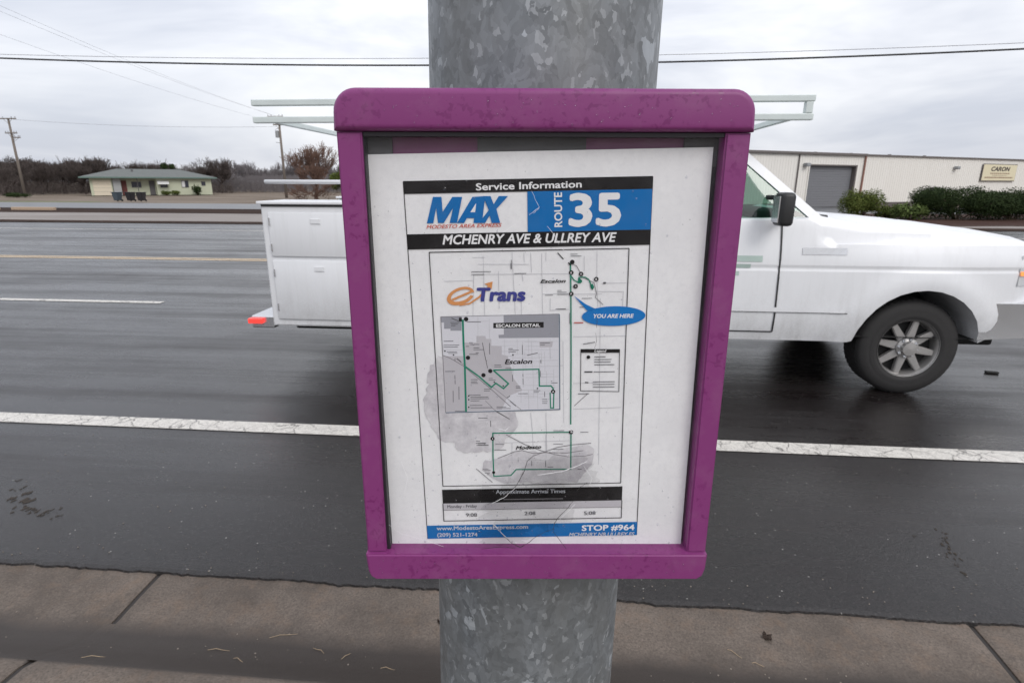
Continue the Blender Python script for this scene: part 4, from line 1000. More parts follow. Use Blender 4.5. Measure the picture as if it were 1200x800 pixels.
def arch(cx, cz, r, z0, n=14):
    """arch points from rear foot to front foot (x increasing), cut from below"""
    a0 = math.asin((z0-cz)/r); return [(cx-r*cos(a0+(pi-2*a0)*i/n), cz+r*sin(a0+(pi-2*a0)*i/n)) for i in range(n+1)]
def fx(x): return x if x < 3.15 else 3.15+(x-3.15)*1.45
def wf(x, z):                                # half width of the cab body at x, z
    w_ = HW-0.012
    if z > 1.02: w_ -= 0.055*min(1, (z-1.02)/0.36)**1.6
    if z < 0.66: w_ -= 0.045*((0.66-z)/0.25)**1.5
    if x > 2.75: w_ -= 0.16*min(1.1, (x-2.75)/0.85)**2.4
    if 1.95 < x and z > 1.05: w_ -= 0.05*min(1, (z-1.05)/0.25)*min(1, (x-1.95)/0.5)
    d = math.hypot(x-2.70, z-0.38)
    if 0.40 < d < 0.66: w_ += 0.022*(1-abs(d-0.52)/0.14) if abs(d-0.52) < 0.14 else 0
    if 0.975 < z < 1.01: w_ -= 0.006
    return w_
body = [(-0.26, 0.50), (-0.20, 0.43)] + [(2.20, 0.43)] + arch(2.70, 0.38, 0.465, 0.44) + [(3.22, 0.50), (3.50, 0.56), (3.60, 0.66), (3.61, 0.95), (3.57, 1.10), (3.48, 1.195), (3.2, 1.262), (2.8, 1.315), (2.3, 1.352), (1.93, 1.365), (1.5, 1.352), (0.6, 1.345), (-0.26, 1.345)]
bm = bmesh.new(); prism(bm, body, -1, 1)
for x in [i*0.06 for i in range(-4, 60)]:
    bmesh.ops.bisect_plane(bm, geom=bm.verts[:]+bm.edges[:]+bm.faces[:], plane_co=(x, 0, 0), plane_no=(1, 0, 0))
for z in [0.47+i*0.05 for i in range(18)]+[0.972, 0.984, 1.001, 1.013]:
    bmesh.ops.bisect_plane(bm, geom=bm.verts[:]+bm.edges[:]+bm.faces[:], plane_co=(0, 0, z), plane_no=(0, 0, 1))
for y in (-0.97, -.9, -.75, -.5, -.25, 0, .25, .5, .75, .9, .97):
    bmesh.ops.bisect_plane(bm, geom=bm.verts[:]+bm.edges[:]+bm.faces[:], plane_co=(0, y, 0), plane_no=(0, 1, 0))
for v in bm.verts:
    s = v.co.y; x, z = v.co.x, v.co.z
    v.co.y = s*wf(x, z)
    if z > 1.18 and x > 1.9:
        v.co.z += -0.045*min(1, (x-1.9)/0.3)+0.045*(1-s*s)+0.012*math.exp(-((abs(s)-0.55)/0.12)**2) - (0.03 if abs(s) > 0.985 else 0)
    elif abs(s) > 0.985 and z > 1.33: v.co.z -= 0.012
    if x > 3.3: v.co.x -= 0.20*abs(s)**3*min(1, (x-3.3)/0.3)
    v.co.x = fx(v.co.x)
bm.normal_update()
obj('cab_body', bm, M['white'], TR, smooth=True, angle=38)
# wheel housing and chassis
obj('chassis', bx((-2.30, -0.72, 0.36), (3.45, 0.72, 0.56), 0.02), M['under'], TR)
for cx in (2.70, -0.95):
    for s in (-1, 1):
        bm = bmesh.new(); lathe(bm, [(0.49, s*0.93), (0.49, s*0.40), (0.0, s*0.40)], 28, 'y', cap=False)
        for v in list(bm.verts):
            if v.co.z < 0.10: v.co.z = 0.10
        obj('wheel_housing', bm, M['under'], TR, loc=(cx, 0, 0.36))
obj('axle', tube(bmesh.new(), [(2.70, -0.8, 0.37), (2.70, 0.8, 0.37)], 0.06), M['under'], TR)
obj('axle', tube(bmesh.new(), [(-0.95, -0.8, 0.37), (-0.95, 0.8, 0.37)], 0.07), M['under'], TR)
# panel gaps, handle, rocker trim, decal on each side
def sidestrip(name, pts, w_, mat, side, off=0.002, parent=TR):
    V, F = [], []
    for i, (x, z) in enumerate(pts):
        d = Vector(pts[min(i+1, len(pts)-1)])-Vector(pts[max(i-1, 0)]); d.normalize(); nx, nz_ = -d.y*w_/2, d.x*w_/2
        for s in (-1, 1):
            X, Z = x+nx*s, z+nz_*s; V.append((X, side*(wf(X, Z)+off), Z))
    for i in range(len(pts)-1): F.append((2*i, 2*i+1, 2*i+3, 2*i+2))
    return rawmesh(name, V, F, mat, parent)
def seg(a, b_, n=12): return [(a[0]+(b_[0]-a[0])*i/n, a[1]+(b_[1]-a[1])*i/n) for i in range(n+1)]
for side in (-1, 1):
    sidestrip('door_gap', seg((1.62, 1.34), (1.64, 0.50)), 0.012, M['blackp'], side, 0.006)
    sidestrip('door_gap', seg((0.42, 1.34), (0.40, 0.50)), 0.012, M['blackp'], side, 0.006)
    sidestrip('door_gap', seg((0.40, 0.50), (1.64, 0.50)), 0.010, M['blackp'], side, 0.006)
    sidestrip('body_moulding', seg((-0.2, 0.68), (2.14, 0.68), 20), 0.035, M['white'], side, 0.012)
    sidestrip('body_moulding', seg((-0.2, 0.66), (2.16, 0.66), 20), 0.006, M['blackp'], side, 0.004)
    for k in range(3): sidestrip('door_decal', seg((1.02, 1.06-k*0.055), (1.50-k*0.08, 1.06-k*0.055), 6), 0.030 if k else 0.045, M['fade'], side, 0.003)
    bm = bmesh.new(); box(bm, (0.50, side*(wf(.6, 1.1)+0.0), 1.08), (0.70, side*(wf(.6, 1.1)+0.035), 1.115), 0.01); obj('door_handle', bm, M['blackp'], TR, smooth=True, angle=40)
    # fender vent plate
    sidestrip('fender_badge', seg((1.78, 1.12), (2.10, 1.12), 5), 0.05, M['chrome'], side, 0.004)
    # headlamp and marker
    V = []
    def hl(name, x0, x1, z0, z1, mat, off):
        n = 8; V, F = [], []
        for i in range(n+1):
            x = x0+(x1-x0)*i/n
            for z in (z0, z1):
                yy = wf(x, z)+off; xx = x-(0.20*min(1, (x-3.3)/0.3) if x > 3.3 else 0); V.append((fx(xx)+off, side*yy, z))
        for i in range(n): F.append((2*i, 2*i+1, 2*i+3, 2*i+2))
        return rawmesh(name, V, F, mat, TR)
    hl('headlamp', 3.28, 3.60, 0.88, 1.10, M['lens'], 0.006); hl('marker_lamp', 3.28, 3.52, 0.955, 0.985, M['amber'], 0.010)
# greenhouse
def gh(x, z, side):                           # tumblehome above the belt
    return side*(0.945-0.20*(z-1.345)/0.6)
ztop = 1.93
for side in (-1, 1):
    def pillar(name, a, b_, w_, mat):
        bm = bmesh.new(); t = 0.05
        P = [(a[0]-w_/2, a[1]), (a[0]+w_/2, a[1]), (b_[0]+w_/2, b_[1]), (b_[0]-w_/2, b_[1])]
        A = [bm.verts.new((x, gh(x, z, side), z)) for x, z in P]; B = [bm.verts.new((x, gh(x, z, side)-side*t, z)) for x, z in P]
        bm.faces.new(A); bm.faces.new(B[::-1])
        for i in range(4): bm.faces.new((A[i], B[i], B[(i+1) % 4], A[(i+1) % 4]))
        bmesh.ops.recalc_face_normals(bm, faces=bm.faces[:]); return obj(name, bm, mat, TR)
    pillar('windscreen_pillar', (1.90, 1.33), (1.20, ztop), 0.10, M['white'])
    pillar('door_pillar', (0.44, 1.34), (0.42, ztop), 0.09, M['white'])
    pillar('rear_pillar', (-0.16, 1.34), (-0.12, ztop), 0.20, M['white'])
    def pane(name, pts, off):
        V = [(x, gh(x, z, side)-side*off, z) for x, z in pts]; V2 = [(x, y-side*0.005, z) for x, y, z in V]; n = len(V)
        F = [tuple(range(n)), tuple(range(2*n-1, n-1, -1))]+[(i, (i+1) % n, (i+1) % n+n, i+n) for i in range(n)]
        return rawmesh(name, V+V2, F, M['glazing'], TR)
    pane('door_window', [(0.485, 1.34), (1.83, 1.34), (1.16, ztop), (0.465, ztop)], 0.012)
    pane('quarter_window', [(-0.06, 1.34), (0.39, 1.34), (0.375, ztop), (-0.02, ztop)], 0.012)
    # towing mirror
    mi = obj('door_mirror', bx((1.51, side*1.05, 1.31), (1.61, side*1.22, 1.54), 0.03, 3), M['blackp'], TR, smooth=True, angle=40)
    bm = bmesh.new(); tube(bm, [(1.66, side*0.94, 1.34), (1.58, side*1.10, 1.38)], 0.022); tube(bm, [(1.52, side*0.90, 1.50), (1.56, side*1.10, 1.50)], 0.018)
    obj('mirror_arm', bm, M['blackp'], mi)
    obj('mirror_glass', bx((1.502, side*1.075, 1.335), (1.509, side*1.195, 1.515)), M['chrome'], mi)
bm = bmesh.new()
roofp = [(-0.30, 1.92), (-0.30, 1.945), (-0.1, 1.985), (0.5, 2.0), (1.0, 1.985), (1.18, 1.955), (1.30, 1.915), (1.2, 1.905)]
prism(bm, roofp, -0.78, 0.78)
for v in bm.verts:
    if v.co.z > 1.95: v.co.y *= 0.90
bmesh.ops.bevel(bm, geom=[e for e in bm.edges if abs(e.verts[0].co.y-e.verts[1].co.y) < 1e-3], offset=0.012, segments=2, affect='EDGES')
obj('roof', bm, M['white'], TR, smooth=True, angle=40)
V = [(1.93, -0.90, 1.355), (1.99, 0.0, 1.40), (1.93, 0.90, 1.355), (1.22, 0.735, 1.925), (1.27, 0, 1.93), (1.22, -0.735, 1.925)]
rawmesh('windscreen', V, [(0, 1, 4, 5), (1, 2, 3, 4)], M['glazing'], TR)
rawmesh('rear_window', [(-0.25, -0.7, 1.40), (-0.25, 0.7, 1.40), (-0.25, 0.62, 1.88), (-0.25, -0.62, 1.88)], [(0, 1, 2, 3)], M['glazing'], TR)
bm = bmesh.new(); box(bm, (-0.27, -0.90, 1.33), (-0.24, 0.90, 1.40)); box(bm, (-0.27, -0.75, 1.86), (-0.24, 0.75, 1.93)); obj('rear_wall', bm, M['white'], TR)
obj('wiper', tube(bmesh.new(), [(1.92, -0.25, 1.40), (1.60, -0.75, 1.62)], 0.012, 6), M['blackp'], TR)
obj('cowl', bx((1.80, -0.88, 1.34), (1.98, 0.88, 1.375), 0.01), M['blackp'], TR)
obj('dashboard', bx((1.42, -0.85, 1.12), (1.82, 0.85, 1.40), 0.05, 3), M['seatcloth'], TR, smooth=True, angle=40)
for y in (-0.42, 0.42):
    obj('seat', bx((0.40, y-0.26, 1.20), (0.58, y+0.26, 1.62), 0.05, 3), M['seatcloth'], TR, smooth=True, angle=40)
    obj('headrest', bx((0.40, y-0.12, 1.64), (0.50, y+0.12, 1.82), 0.04, 3), M['seatcloth'], TR, smooth=True, angle=40)
bm = bmesh.new(); 
ring = [(1.30+0.06*cos(t), 0.42+0.19*cos(t), 1.40+0.17*sin(t)) for t in [2*pi*i/20 for i in range(21)]]
obj('steering_wheel', tube(bm, ring, 0.014, 6), M['seatcloth'], TR)
# person driving is not visible in the photo
# bumper, grille
bm = bmesh.new(); prism(bm, [(3.40, 0.47), (3.70, 0.50), (3.735, 0.56), (3.735, 0.72), (3.70, 0.75), (3.40, 0.75)], -0.98, 0.98)
for x in [3.45+i*0.03 for i in range(9)]: pass
for y in [-.95+i*.1 for i in range(20)]: bmesh.ops.bisect_plane(bm, geom=bm.verts[:]+bm.edges[:]+bm.faces[:], plane_co=(0, y, 0), plane_no=(0, 1, 0))
for v in bm.verts: v.co.x -= 0.26*abs(v.co.y/0.98)**4; v.co.x = fx(v.co.x)
obj('front_bumper', bm, M['chrome'], TR, smooth=True, angle=40)
g = obj('grille', bx((3.74, -0.52, 0.80), (3.83, 0.52, 1.07), 0.02), M['blackp'], TR)
for k in range(4): obj('grille_bar', bx((3.825, -0.50, 0.835+k*0.060), (3.845, 0.50, 0.860+k*0.060), 0.005), M['chrome'], g)
# wheels
def wheel(cx, side, dual=False):
    w0 = thing('wheel', None, None); w0.parent = TR; w0.location = (cx, side*0.80, 0.375)
    W_ = 0.125
    bm = bmesh.new(); lathe(bm, [(0.222, -W_), (0.300, -W_*1.06), (0.350, -W_*0.98), (0.372, -W_*0.80), (0.3755, -W_*0.4), (0.3755, W_*0.4), (0.372, W_*0.80), (0.350, W_*0.98), (0.300, W_*1.06), (0.222, W_)], 48, 'y', close=True)
    bmesh.ops.recalc_face_normals(bm, faces=bm.faces[:])
    obj('tyre', bm, M['rubber'], w0, smooth=True, angle=50)
    bm = bmesh.new()
    for k in range(56):
        t = 2*pi*k/56
        for yy in (-0.072, -0.024, 0.024, 0.072):
            r = bmesh.ops.create_cube(bm, size=1); tt = t+(0.05 if yy in (-0.024, 0.072) else 0)
            bmesh.ops.transform(bm, matrix=Matrix.Rotation(tt, 4, 'Y') @ Matrix.Translation((0.3755, yy, 0)) @ Matrix.Diagonal((0.0030, 0.042, 0.027, 1)), verts=r['verts'])
    o = obj('tread', bm, M['rubber'], w0); o['kind'] = 'stuff'
    s = side
    bm = bmesh.new(); lathe(bm, [(0.228, s*0.128), (0.222, s*0.122), (0.212, s*0.105), (0.205, s*0.03), (0.0, s*0.03)], 40, 'y', cap=False)
    obj('rim', bm, M['rim'], w0, smooth=True, angle=30)
    bm = bmesh.new(); lathe(bm, [(0.202, s*0.036), (0.0, s*0.037)], 40, 'y', cap=False); obj('spoke_recess_shade', bm, M['under'], w0)  # black disc painted in as the shade behind the spokes
    for k in range(8):
        t = 2*pi*k/8+0.2; bm = bmesh.new()
        prism(bm, [(0.05, -0.034), (0.05, 0.034), (0.214, 0.022), (0.214, -0.022)], s*0.055, s*0.098, 'xz')
        bmesh.ops.bevel(bm, geom=bm.edges[:], offset=0.006, segments=2, affect='EDGES')
        o = obj('spoke', bm, M['rim'], w0, smooth=True, angle=40); o.rotation_euler = (0, t, 0)
    bm = bmesh.new(); lathe(bm, [(0.085, s*0.05), (0.080, s*0.108), (0.055, s*0.118), (0.052, s*0.150), (0.0, s*0.155)], 28, 'y'); obj('hub_cap', bm, M['rim'], w0, smooth=True, angle=35)
    for k in range(8):
        t = 2*pi*k/8+0.6; bm = bmesh.new(); lathe(bm, [(0.013, s*0.095), (0.013, s*0.122), (0.008, s*0.128), (0, s*0.128)], 6, 'y')
        obj('lug_nut', bm, M['chrome'], w0, loc=(0.068*cos(t), 0, 0.068*sin(t)))
    bm = bmesh.new(); lathe(bm, [(0.235, s*0.1270), (0.252, s*0.1345), (0.262, s*0.1345), (0.285, s*0.1330)], 48, 'y', cap=False); obj('sidewall_ring', bm, M['rubber'], w0, smooth=True)
for cx in (2.70, -0.95):
    for side in (-1, 1): wheel(cx, side)
# service body with compartments
sb = [(-2.34, 0.46), (-1.44, 0.46)] + arch(-0.95, 0.38, 0.47, 0.46) + [(-0.46, 0.46), (-0.34, 0.46), (-0.34, 1.43), (-2.34, 1.43)]
for side in (-1, 1):
    bm = bmesh.new(); prism(bm, sb, side*0.60, side*1.02)
    bmesh.ops.bevel(bm, geom=[e for e in bm.edges if abs(e.verts[0].co.y) > 1.0 and abs(e.verts[1].co.y) > 1.0], offset=0.012, segments=2, affect='EDGES')
    obj('side_locker', bm, M['whiteb'], TR, smooth=True, angle=35)
    for (x0, x1, z0, z1) in ((-2.28, -1.52, 0.52, 1.00), (-2.28, -1.52, 1.03, 1.37), (-1.48, -0.94, 0.92, 1.37), (-0.91, -0.40, 0.92, 1.37)):
        d = obj('locker_door', bx((x0, side*1.02, z0), (x1, side*1.036, z1), 0.007, 2), M['whiteb'], TR, smooth=True, angle=35)
        obj('latch', bx(((x0+x1)/2-0.04, side*1.036, z1-0.085), ((x0+x1)/2+0.04, side*1.042, z1-0.045), 0.003), M['whiteb'], d)
    for (x, z) in ((-2.27, .62), (-2.27, .90), (-2.27, 1.10), (-2.27, 1.30), (-0.93, 1.02), (-0.93, 1.27)):
        bm = bmesh.new(); tube(bm, [(x, side*1.040, z-0.03), (x, side*1.040, z+0.03)], 0.006, 8); obj('hinge', bm, M['chrome'], TR)
    obj('lid', bx((-2.36, side*0.57, 1.432), (-0.33, side*1.045, 1.455), 0.006), M['whiteb'], TR)
    obj('lid_seal', bx((-2.33, side*0.6, 1.415), (-0.35, side*1.028, 1.431)), M['blackp'], TR)
    r_ = obj('side_rail', tube(bmesh.new(), [(-2.30, side*0.98, 1.60), (-0.40, side*0.98, 1.60)], 0.016, 8), M['whiteb'], TR, smooth=True)
    for x in (-1.45, -0.42): obj('rail_post', tube(bmesh.new(), [(x, side*0.98, 1.455), (x, side*0.98, 1.60)], 0.013, 8), M['whiteb'], r_)
    obj('tool_tray', bx((-1.50, side*0.66, 1.456), (-0.60, side*0.90, 1.555), 0.01), M['chrome'], TR)
    # ladder rack
    for z in (2.045, 2.165): obj('rack_rail', bx((-2.32, side*1.0-0.025, z-0.022), (1.72, side*1.0+0.025, z+0.022), 0.006), M['rack'], TR)
    for x in (-1.40, -0.38): obj('rack_post', bx((x-0.025, side*1.0-0.024, 1.456), (x+0.025, side*1.0+0.024, 2.142), 0.005), M['rack'], TR)
    obj('rack_post', bx((1.66, side*1.0-0.024, 2.068), (1.71, side*1.0+0.024, 2.142), 0.005), M['rack'], TR)
    obj('tail_lamp', bx((-2.552, side*1.0-0.03, 0.475), (-2.43, side*1.0+0.025, 0.515), 0.004), M['redlamp'], TR)
for x in (-2.2, -1.3, -0.4, 0.6, 1.6): obj('rack_crossbar', bx((x-0.02, -0.975, 2.03), (x+0.02, 0.975, 2.07), 0.005), M['rack'], TR)
obj('load_bed', bx((-2.34, -0.598, 0.58), (-0.34, 0.598, 0.64)), M['whiteb'], TR)
obj('tailgate', bx((-2.35, -0.595, 0.64), (-2.30, 0.595, 1.20), 0.01), M['whiteb'], TR)
obj('bed_front', bx((-0.36, -0.595, 0.64), (-0.335, 0.595, 1.44)), M['whiteb'], TR)
obj('rear_bumper', bx((-2.54, -0.995, 0.43), (-2.345, 0.995, 0.535), 0.012), M['chrome'], TR)
obj('mud_flap', bx((-1.50, -0.99, 0.16), (-1.48, -0.66, 0.46)), M['blackp'], TR)
obj('mud_flap', bx((-1.50, 0.66, 0.16), (-1.48, 0.99, 0.46)), M['blackp'], TR)

# ---------------------------------------------------------------- overhead lines and wooden poles
M['wood'] = simple('weathered_pole_wood', (0.17, 0.145, 0.125), 0.85, var=0.3, scale=5)
M['cable'] = simple('black_cable', (0.02, 0.02, 0.022), 0.6); M['wire'] = simple('thin_wire', (0.22, 0.22, 0.24), 0.5)
M['porc'] = simple('grey_porcelain', (0.30, 0.30, 0.32), 0.4); M['can'] = simple('transformer_grey', (0.26, 0.27, 0.28), 0.5)
def qcurve(pts, n=40):                        # quadratic through three points in x
    (x0, y0, z0), (x1, y1, z1), (x2, y2, z2) = pts; P = []
    for i in range(n+1):
        x = x0+(x2-x0)*i/n
        l0 = (x-x1)*(x-x2)/((x0-x1)*(x0-x2)); l1 = (x-x0)*(x-x2)/((x1-x0)*(x1-x2)); l2 = (x-x0)*(x-x1)/((x2-x0)*(x2-x1))
        P.append((x, y0*l0+y1*l1+y2*l2, z0*l0+z1*l1+z2*l2))
    return P
def cable(name, label, pts, r, mat, group=None, cat='cable'):
    o = obj(name, tube(bmesh.new(), pts, r, 6), mat, smooth=True); return tag(o, label, cat, group)
cable('telephone_cable', 'thick black cable hanging level across the whole sky', qcurve([(-60, 26, 9.6), (-2.2, 26, 6.37), (44, 26, 8.2)], 60), 0.036, M['cable'])
cable('power_wire', 'thin pale wire just above the thick black cable', qcurve([(-60, 27, 9.3), (-2.0, 27, 6.84), (44, 27, 8.25)], 60), 0.011, M['wire'])
def utility_pole(x, y, zb, zt, arms, label, trans=False, rz=0.0):
    t = thing('utility_pole', label, 'utility pole', (x, y, zb), rz, None); H = zt-zb
    obj('pole_shaft', tube(bmesh.new(), [(0, 0, 0), (0, 0, H)], [0.17, 0.11], 12), M['wood'], t, smooth=True)
    for (dz, L_, off) in arms:
        c = obj('crossarm', bx((off-L_/2, -0.18, H-dz-0.06), (off+L_/2, -0.06, H-dz+0.06), 0.01), M['wood'], t)
        for k in (-0.46, -0.25, 0.25, 0.46):
            bm = bmesh.new(); lathe(bm, [(0.02, 0), (0.02, 0.06), (0.05, 0.07), (0.06, 0.12), (0.035, 0.17)], 8); obj('insulator', bm, M['porc'], c, loc=(off+k*L_, -0.12, H-dz+0.06))
        bm = bmesh.new(); tube(bm, [(off-L_*0.25, -0.10, H-dz-0.05), (0, -0.10, H-dz-0.55)], 0.02, 5); tube(bm, [(off+L_*0.25, -0.10, H-dz-0.05), (0, -0.10, H-dz-0.55)], 0.02, 5)
        obj('arm_brace', bm, M['wood'], t)
    if trans:
        bm = bmesh.new(); lathe(bm, [(0.0, 0), (0.22, 0.02), (0.22, 0.75), (0.18, 0.80), (0, 0.82)], 14); obj('transformer', bm, M['can'], t, loc=(-0.36, 0, H-2.4))
        obj('cutout', tube(bmesh.new(), [(-0.5, -0.1, H-1.5), (-0.1, 0, H-1.3)], 0.03, 5), M['porc'], t)
        obj('cutout', tube(bmesh.new(), [(-0.6, -0.1, H-2.9), (-0.1, 0, H-3.0)], 0.03, 5), M['porc'], t)
    return t
utility_pole(-65.2, 66.0, -0.30, 8.70, [(0.05, 2.2, 0.0), (1.65, 1.5, 0.1), (2.15, 0.9, 0.7)], 'leaning-looking wooden pole with two crossarms at the far left edge')
utility_pole(-33.6, 69.0, -0.30, 9.05, [(0.05, 1.9, -0.35), (0.95, 1.2, -0.1)], 'wooden pole with transformer beside the bare brown tree', True)
def span(a, b_, sag, n=24): return [(a[0]+(b_[0]-a[0])*i/n, a[1]+(b_[1]-a[1])*i/n, a[2]+(b_[2]-a[2])*i/n-4*sag*(i/n)*(1-i/n)) for i in range(n+1)]
G1 = 'thin wires slanting down from the upper left to the pole with the transformer'
for k, (a, z) in enumerate((((-36.6, 30, 13.6), 9.2), ((-36.0, 30, 12.9), 9.1), ((-37.2, 30, 11.7), 8.25))):
    cable('power_wire', ['uppermost of three faint wires slanting from top left to the far pole', 'middle one of three faint wires slanting from top left to the far pole', 'lowest of three faint wires slanting from top left to the far pole'][k],
          span(a, (-34.4+0.5*k, 68.9, z), 0.5), 0.007, M['wire'], G1, 'wire')
cable('power_wire', 'faint sagging wire running right from the left wooden pole', span((-64.5, 65.9, 8.55), (-34.0, 68.9, 7.9), 0.35), 0.014, M['wire'], None, 'wire')

# ---------------------------------------------------------------- house across the frontage road
KH = 80/68.0
M['stucco'] = simple('pale_green_stucco', (0.47, 0.49, 0.37), 0.85, var=0.08, scale=3)
M['shingle'] = simple('grey_green_shingle', (0.120, 0.130, 0.125), 0.85, var=0.25, scale=2.2)
M['garage'] = simple('cream_garage_door', (0.62, 0.55, 0.43), 0.6, var=0.05); M['greywall'] = simple('grey_siding', (0.33, 0.34, 0.34), 0.8)
M['darkglass'] = simple('dark_window', (0.03, 0.035, 0.05), 0.15); M['trim'] = simple('dark_trim', (0.10, 0.095, 0.10), 0.7); M['fascia'] = simple('green_fascia', (0.10, 0.16, 0.14), 0.7)
M['reddoor'] = simple('red_brown_door', (0.14, 0.035, 0.03), 0.6); M['awn'] = simple('white_awning', (0.55, 0.55, 0.54), 0.6); M['curtain'] = simple('white_curtain', (0.6, 0.6, 0.6), 0.8)
HZ = -0.30; HX0, HX1, HY = -68.0, -50.3, 80.0
HS = thing('house', 'low pale green house with grey hipped roof and cream garage door', 'house', (-64.2, 75, HZ), radians(39))
def H(x, y, z): return ((x+68)*0.84, y-80, z-HZ)
def hb(a, b_): return bx(H(*a), H(*b_))
WT = 2.06
obj('wall', hb((HX0, HY, HZ), (-65.0, 89, WT)), M['stucco'], HS)
obj('wall', hb((-65.0, HY+0.9, HZ), (-58.75, 89, WT)), M['stucco'], HS)
obj('wall', hb((-58.75, HY-0.2, HZ), (HX1, 89, WT)), M['stucco'], HS)
obj('side_wall', hb((-64.9, HY-0.02, HZ), (-63.8, HY+0.9, WT)), M['greywall'], HS)
def hip(name, x0, x1, y0, y1, z0, zr, inset):
    yc = (y0+y1)/2; V = [H(x0, y0, z0), H(x1, y0, z0), H(x1, y1, z0), H(x0, y1, z0), H(x0+inset, yc, zr), H(x1-inset, yc, zr)]
    V += [(x, y, z-0.16) for x, y, z in V[:4]]
    F = [(0, 1, 5, 4), (1, 2, 5), (2, 3, 4, 5), (3, 0, 4), (0, 6, 7, 1), (1, 7, 8, 2), (2, 8, 9, 3), (3, 9, 6, 0), (6, 9, 8, 7)]
    return rawmesh(name, V, F, M['shingle'], HS)
rf = hip('roof', -69.3, -49.4, HY-0.88, 89.6, WT+0.12, 3.35, 5.2)
obj('fascia', hb((-69.32, HY-0.93, WT-0.05), (-49.38, HY-0.881, WT+0.13)), M['fascia'], HS)
obj('roof_vent', hb((-62.0, 82.6, 2.6), (-61.7, 82.9, 3.25)), M['trim'], HS)
d = obj('garage_door', hb((-67.6, HY-0.05, HZ), (-65.15, HY-0.01, 1.72)), M['garage'], HS)
for k in range(3): obj('door_groove', hb((-67.6, HY-0.055, HZ+0.5*(k+1)-0.01), (-65.15, HY-0.051, HZ+0.5*(k+1)+0.01)), M['trim'], d)
obj('side_door', hb((-63.75, HY+0.84, HZ), (-63.0, HY+0.89, 1.70)), M['reddoor'], HS)
def win(x0, x1, z0, z1, y, curtain=False):
    f_ = obj('window', hb((x0, y-0.06, z0), (x1, y-0.01, z1)), M['trim'], HS)
    obj('pane', hb((x0+0.07, y-0.075, z0+0.07), ((x0+x1)/2-0.03, y-0.062, z1-0.07)), M['curtain'] if curtain else M['darkglass'], f_)
    obj('pane', hb(((x0+x1)/2+0.03, y-0.075, z0+0.07), (x1-0.07, y-0.062, z1-0.07)), M['darkglass'], f_)
win(-62.3, -60.9, 0.75, 1.55, HY+0.9)
fd = obj('front_door', hb((-59.75, HY+0.80, HZ), (-58.95, HY+0.88, 1.68)), M['trim'], HS)
obj('porch_post', hb((-61.5, HY-0.3, HZ), (-61.4, HY-0.2, WT)), M['trim'], HS)
win(-58.2, -57.1, 0.75, 1.45, HY-0.2)
rawmesh('awning', [H(-58.6, HY-1.2, 1.25), H(-56.9, HY-1.2, 1.25), H(-56.9, HY-0.22, 1.72), H(-58.6, HY-0.22, 1.72), H(-58.6, HY-1.2, 1.20), H(-56.9, HY-1.2, 1.20), H(-56.9, HY-0.22, 1.67), H(-58.6, HY-0.22, 1.67)],
        [(0, 1, 2, 3), (7, 6, 5, 4), (0, 4, 5, 1), (1, 5, 6, 2), (3, 7, 4, 0)], M['awn'], HS)
win(-55.0, -53.9, 0.75, 1.75, HY-0.2, True)
win(-51.9, -51.25, 1.0, 1.60, HY-0.2)
# wheeled bins
M['bin'] = simple('slate_bin_plastic', (0.055, 0.075, 0.095), 0.5); M['bind'] = simple('black_bin_plastic', (0.018, 0.016, 0.020), 0.5)
for (x, y, mat, lab) in ((-42.2, 52.3, 'bin', 'slate blue wheeled bin, leftmost of three by the road'), (-41.1, 52.6, 'bind', 'black wheeled bin in the middle of three by the road'), (-39.85, 52.4, 'bind', 'black wheeled bin, rightmost of three by the road')):
    t = thing('wheeled_bin', lab, 'bin', (x, y, gz(y)+0.02), random.uniform(-.15, .15), 'wheeled bins at the roadside')
    bm = bmesh.new(); r = bmesh.ops.create_cube(bm, size=1)
    for v in bm.verts: v.co = Vector((v.co.x*(0.62 if v.co.z > 0 else 0.46), v.co.y*(0.66 if v.co.z > 0 else 0.48), 0.09+(v.co.z+0.5)*0.72))
    bmesh.ops.bevel(bm, geom=bm.edges[:], offset=0.03, segments=2, affect='EDGES'); obj('bin_body', bm, M[mat], t, smooth=True, angle=40)
    obj('lid', bx((-0.34, -0.37, 0.81), (0.34, 0.37, 0.87), 0.02), M[mat], t)
    for s in (-1, 1):
        bm = bmesh.new(); lathe(bm, [(0.0, -0.03), (0.10, -0.03), (0.10, 0.03), (0, 0.03)], 12, 'y'); obj('wheel', bm, M['rubber'], t, loc=(s*0.24, 0.24, 0.10), rot=(0, 0, pi/2))
# tan kerb blocks lying in the mud strip at the far left
M['tan'] = simple('tan_concrete', (0.42, 0.31, 0.22), 0.8)
for (x0, x1, lab) in ((-31.7, -29.1, 'long tan concrete block in the mud strip beyond the road'), (-34.9, -32.6, 'tan concrete block cut by the left edge beyond the road')):
    o = obj('concrete_block', bx((x0, 31.0, gz(31)-0.02), (x1, 31.25, gz(31)+0.17), 0.02), M['tan']); tag(o, lab, 'concrete block')

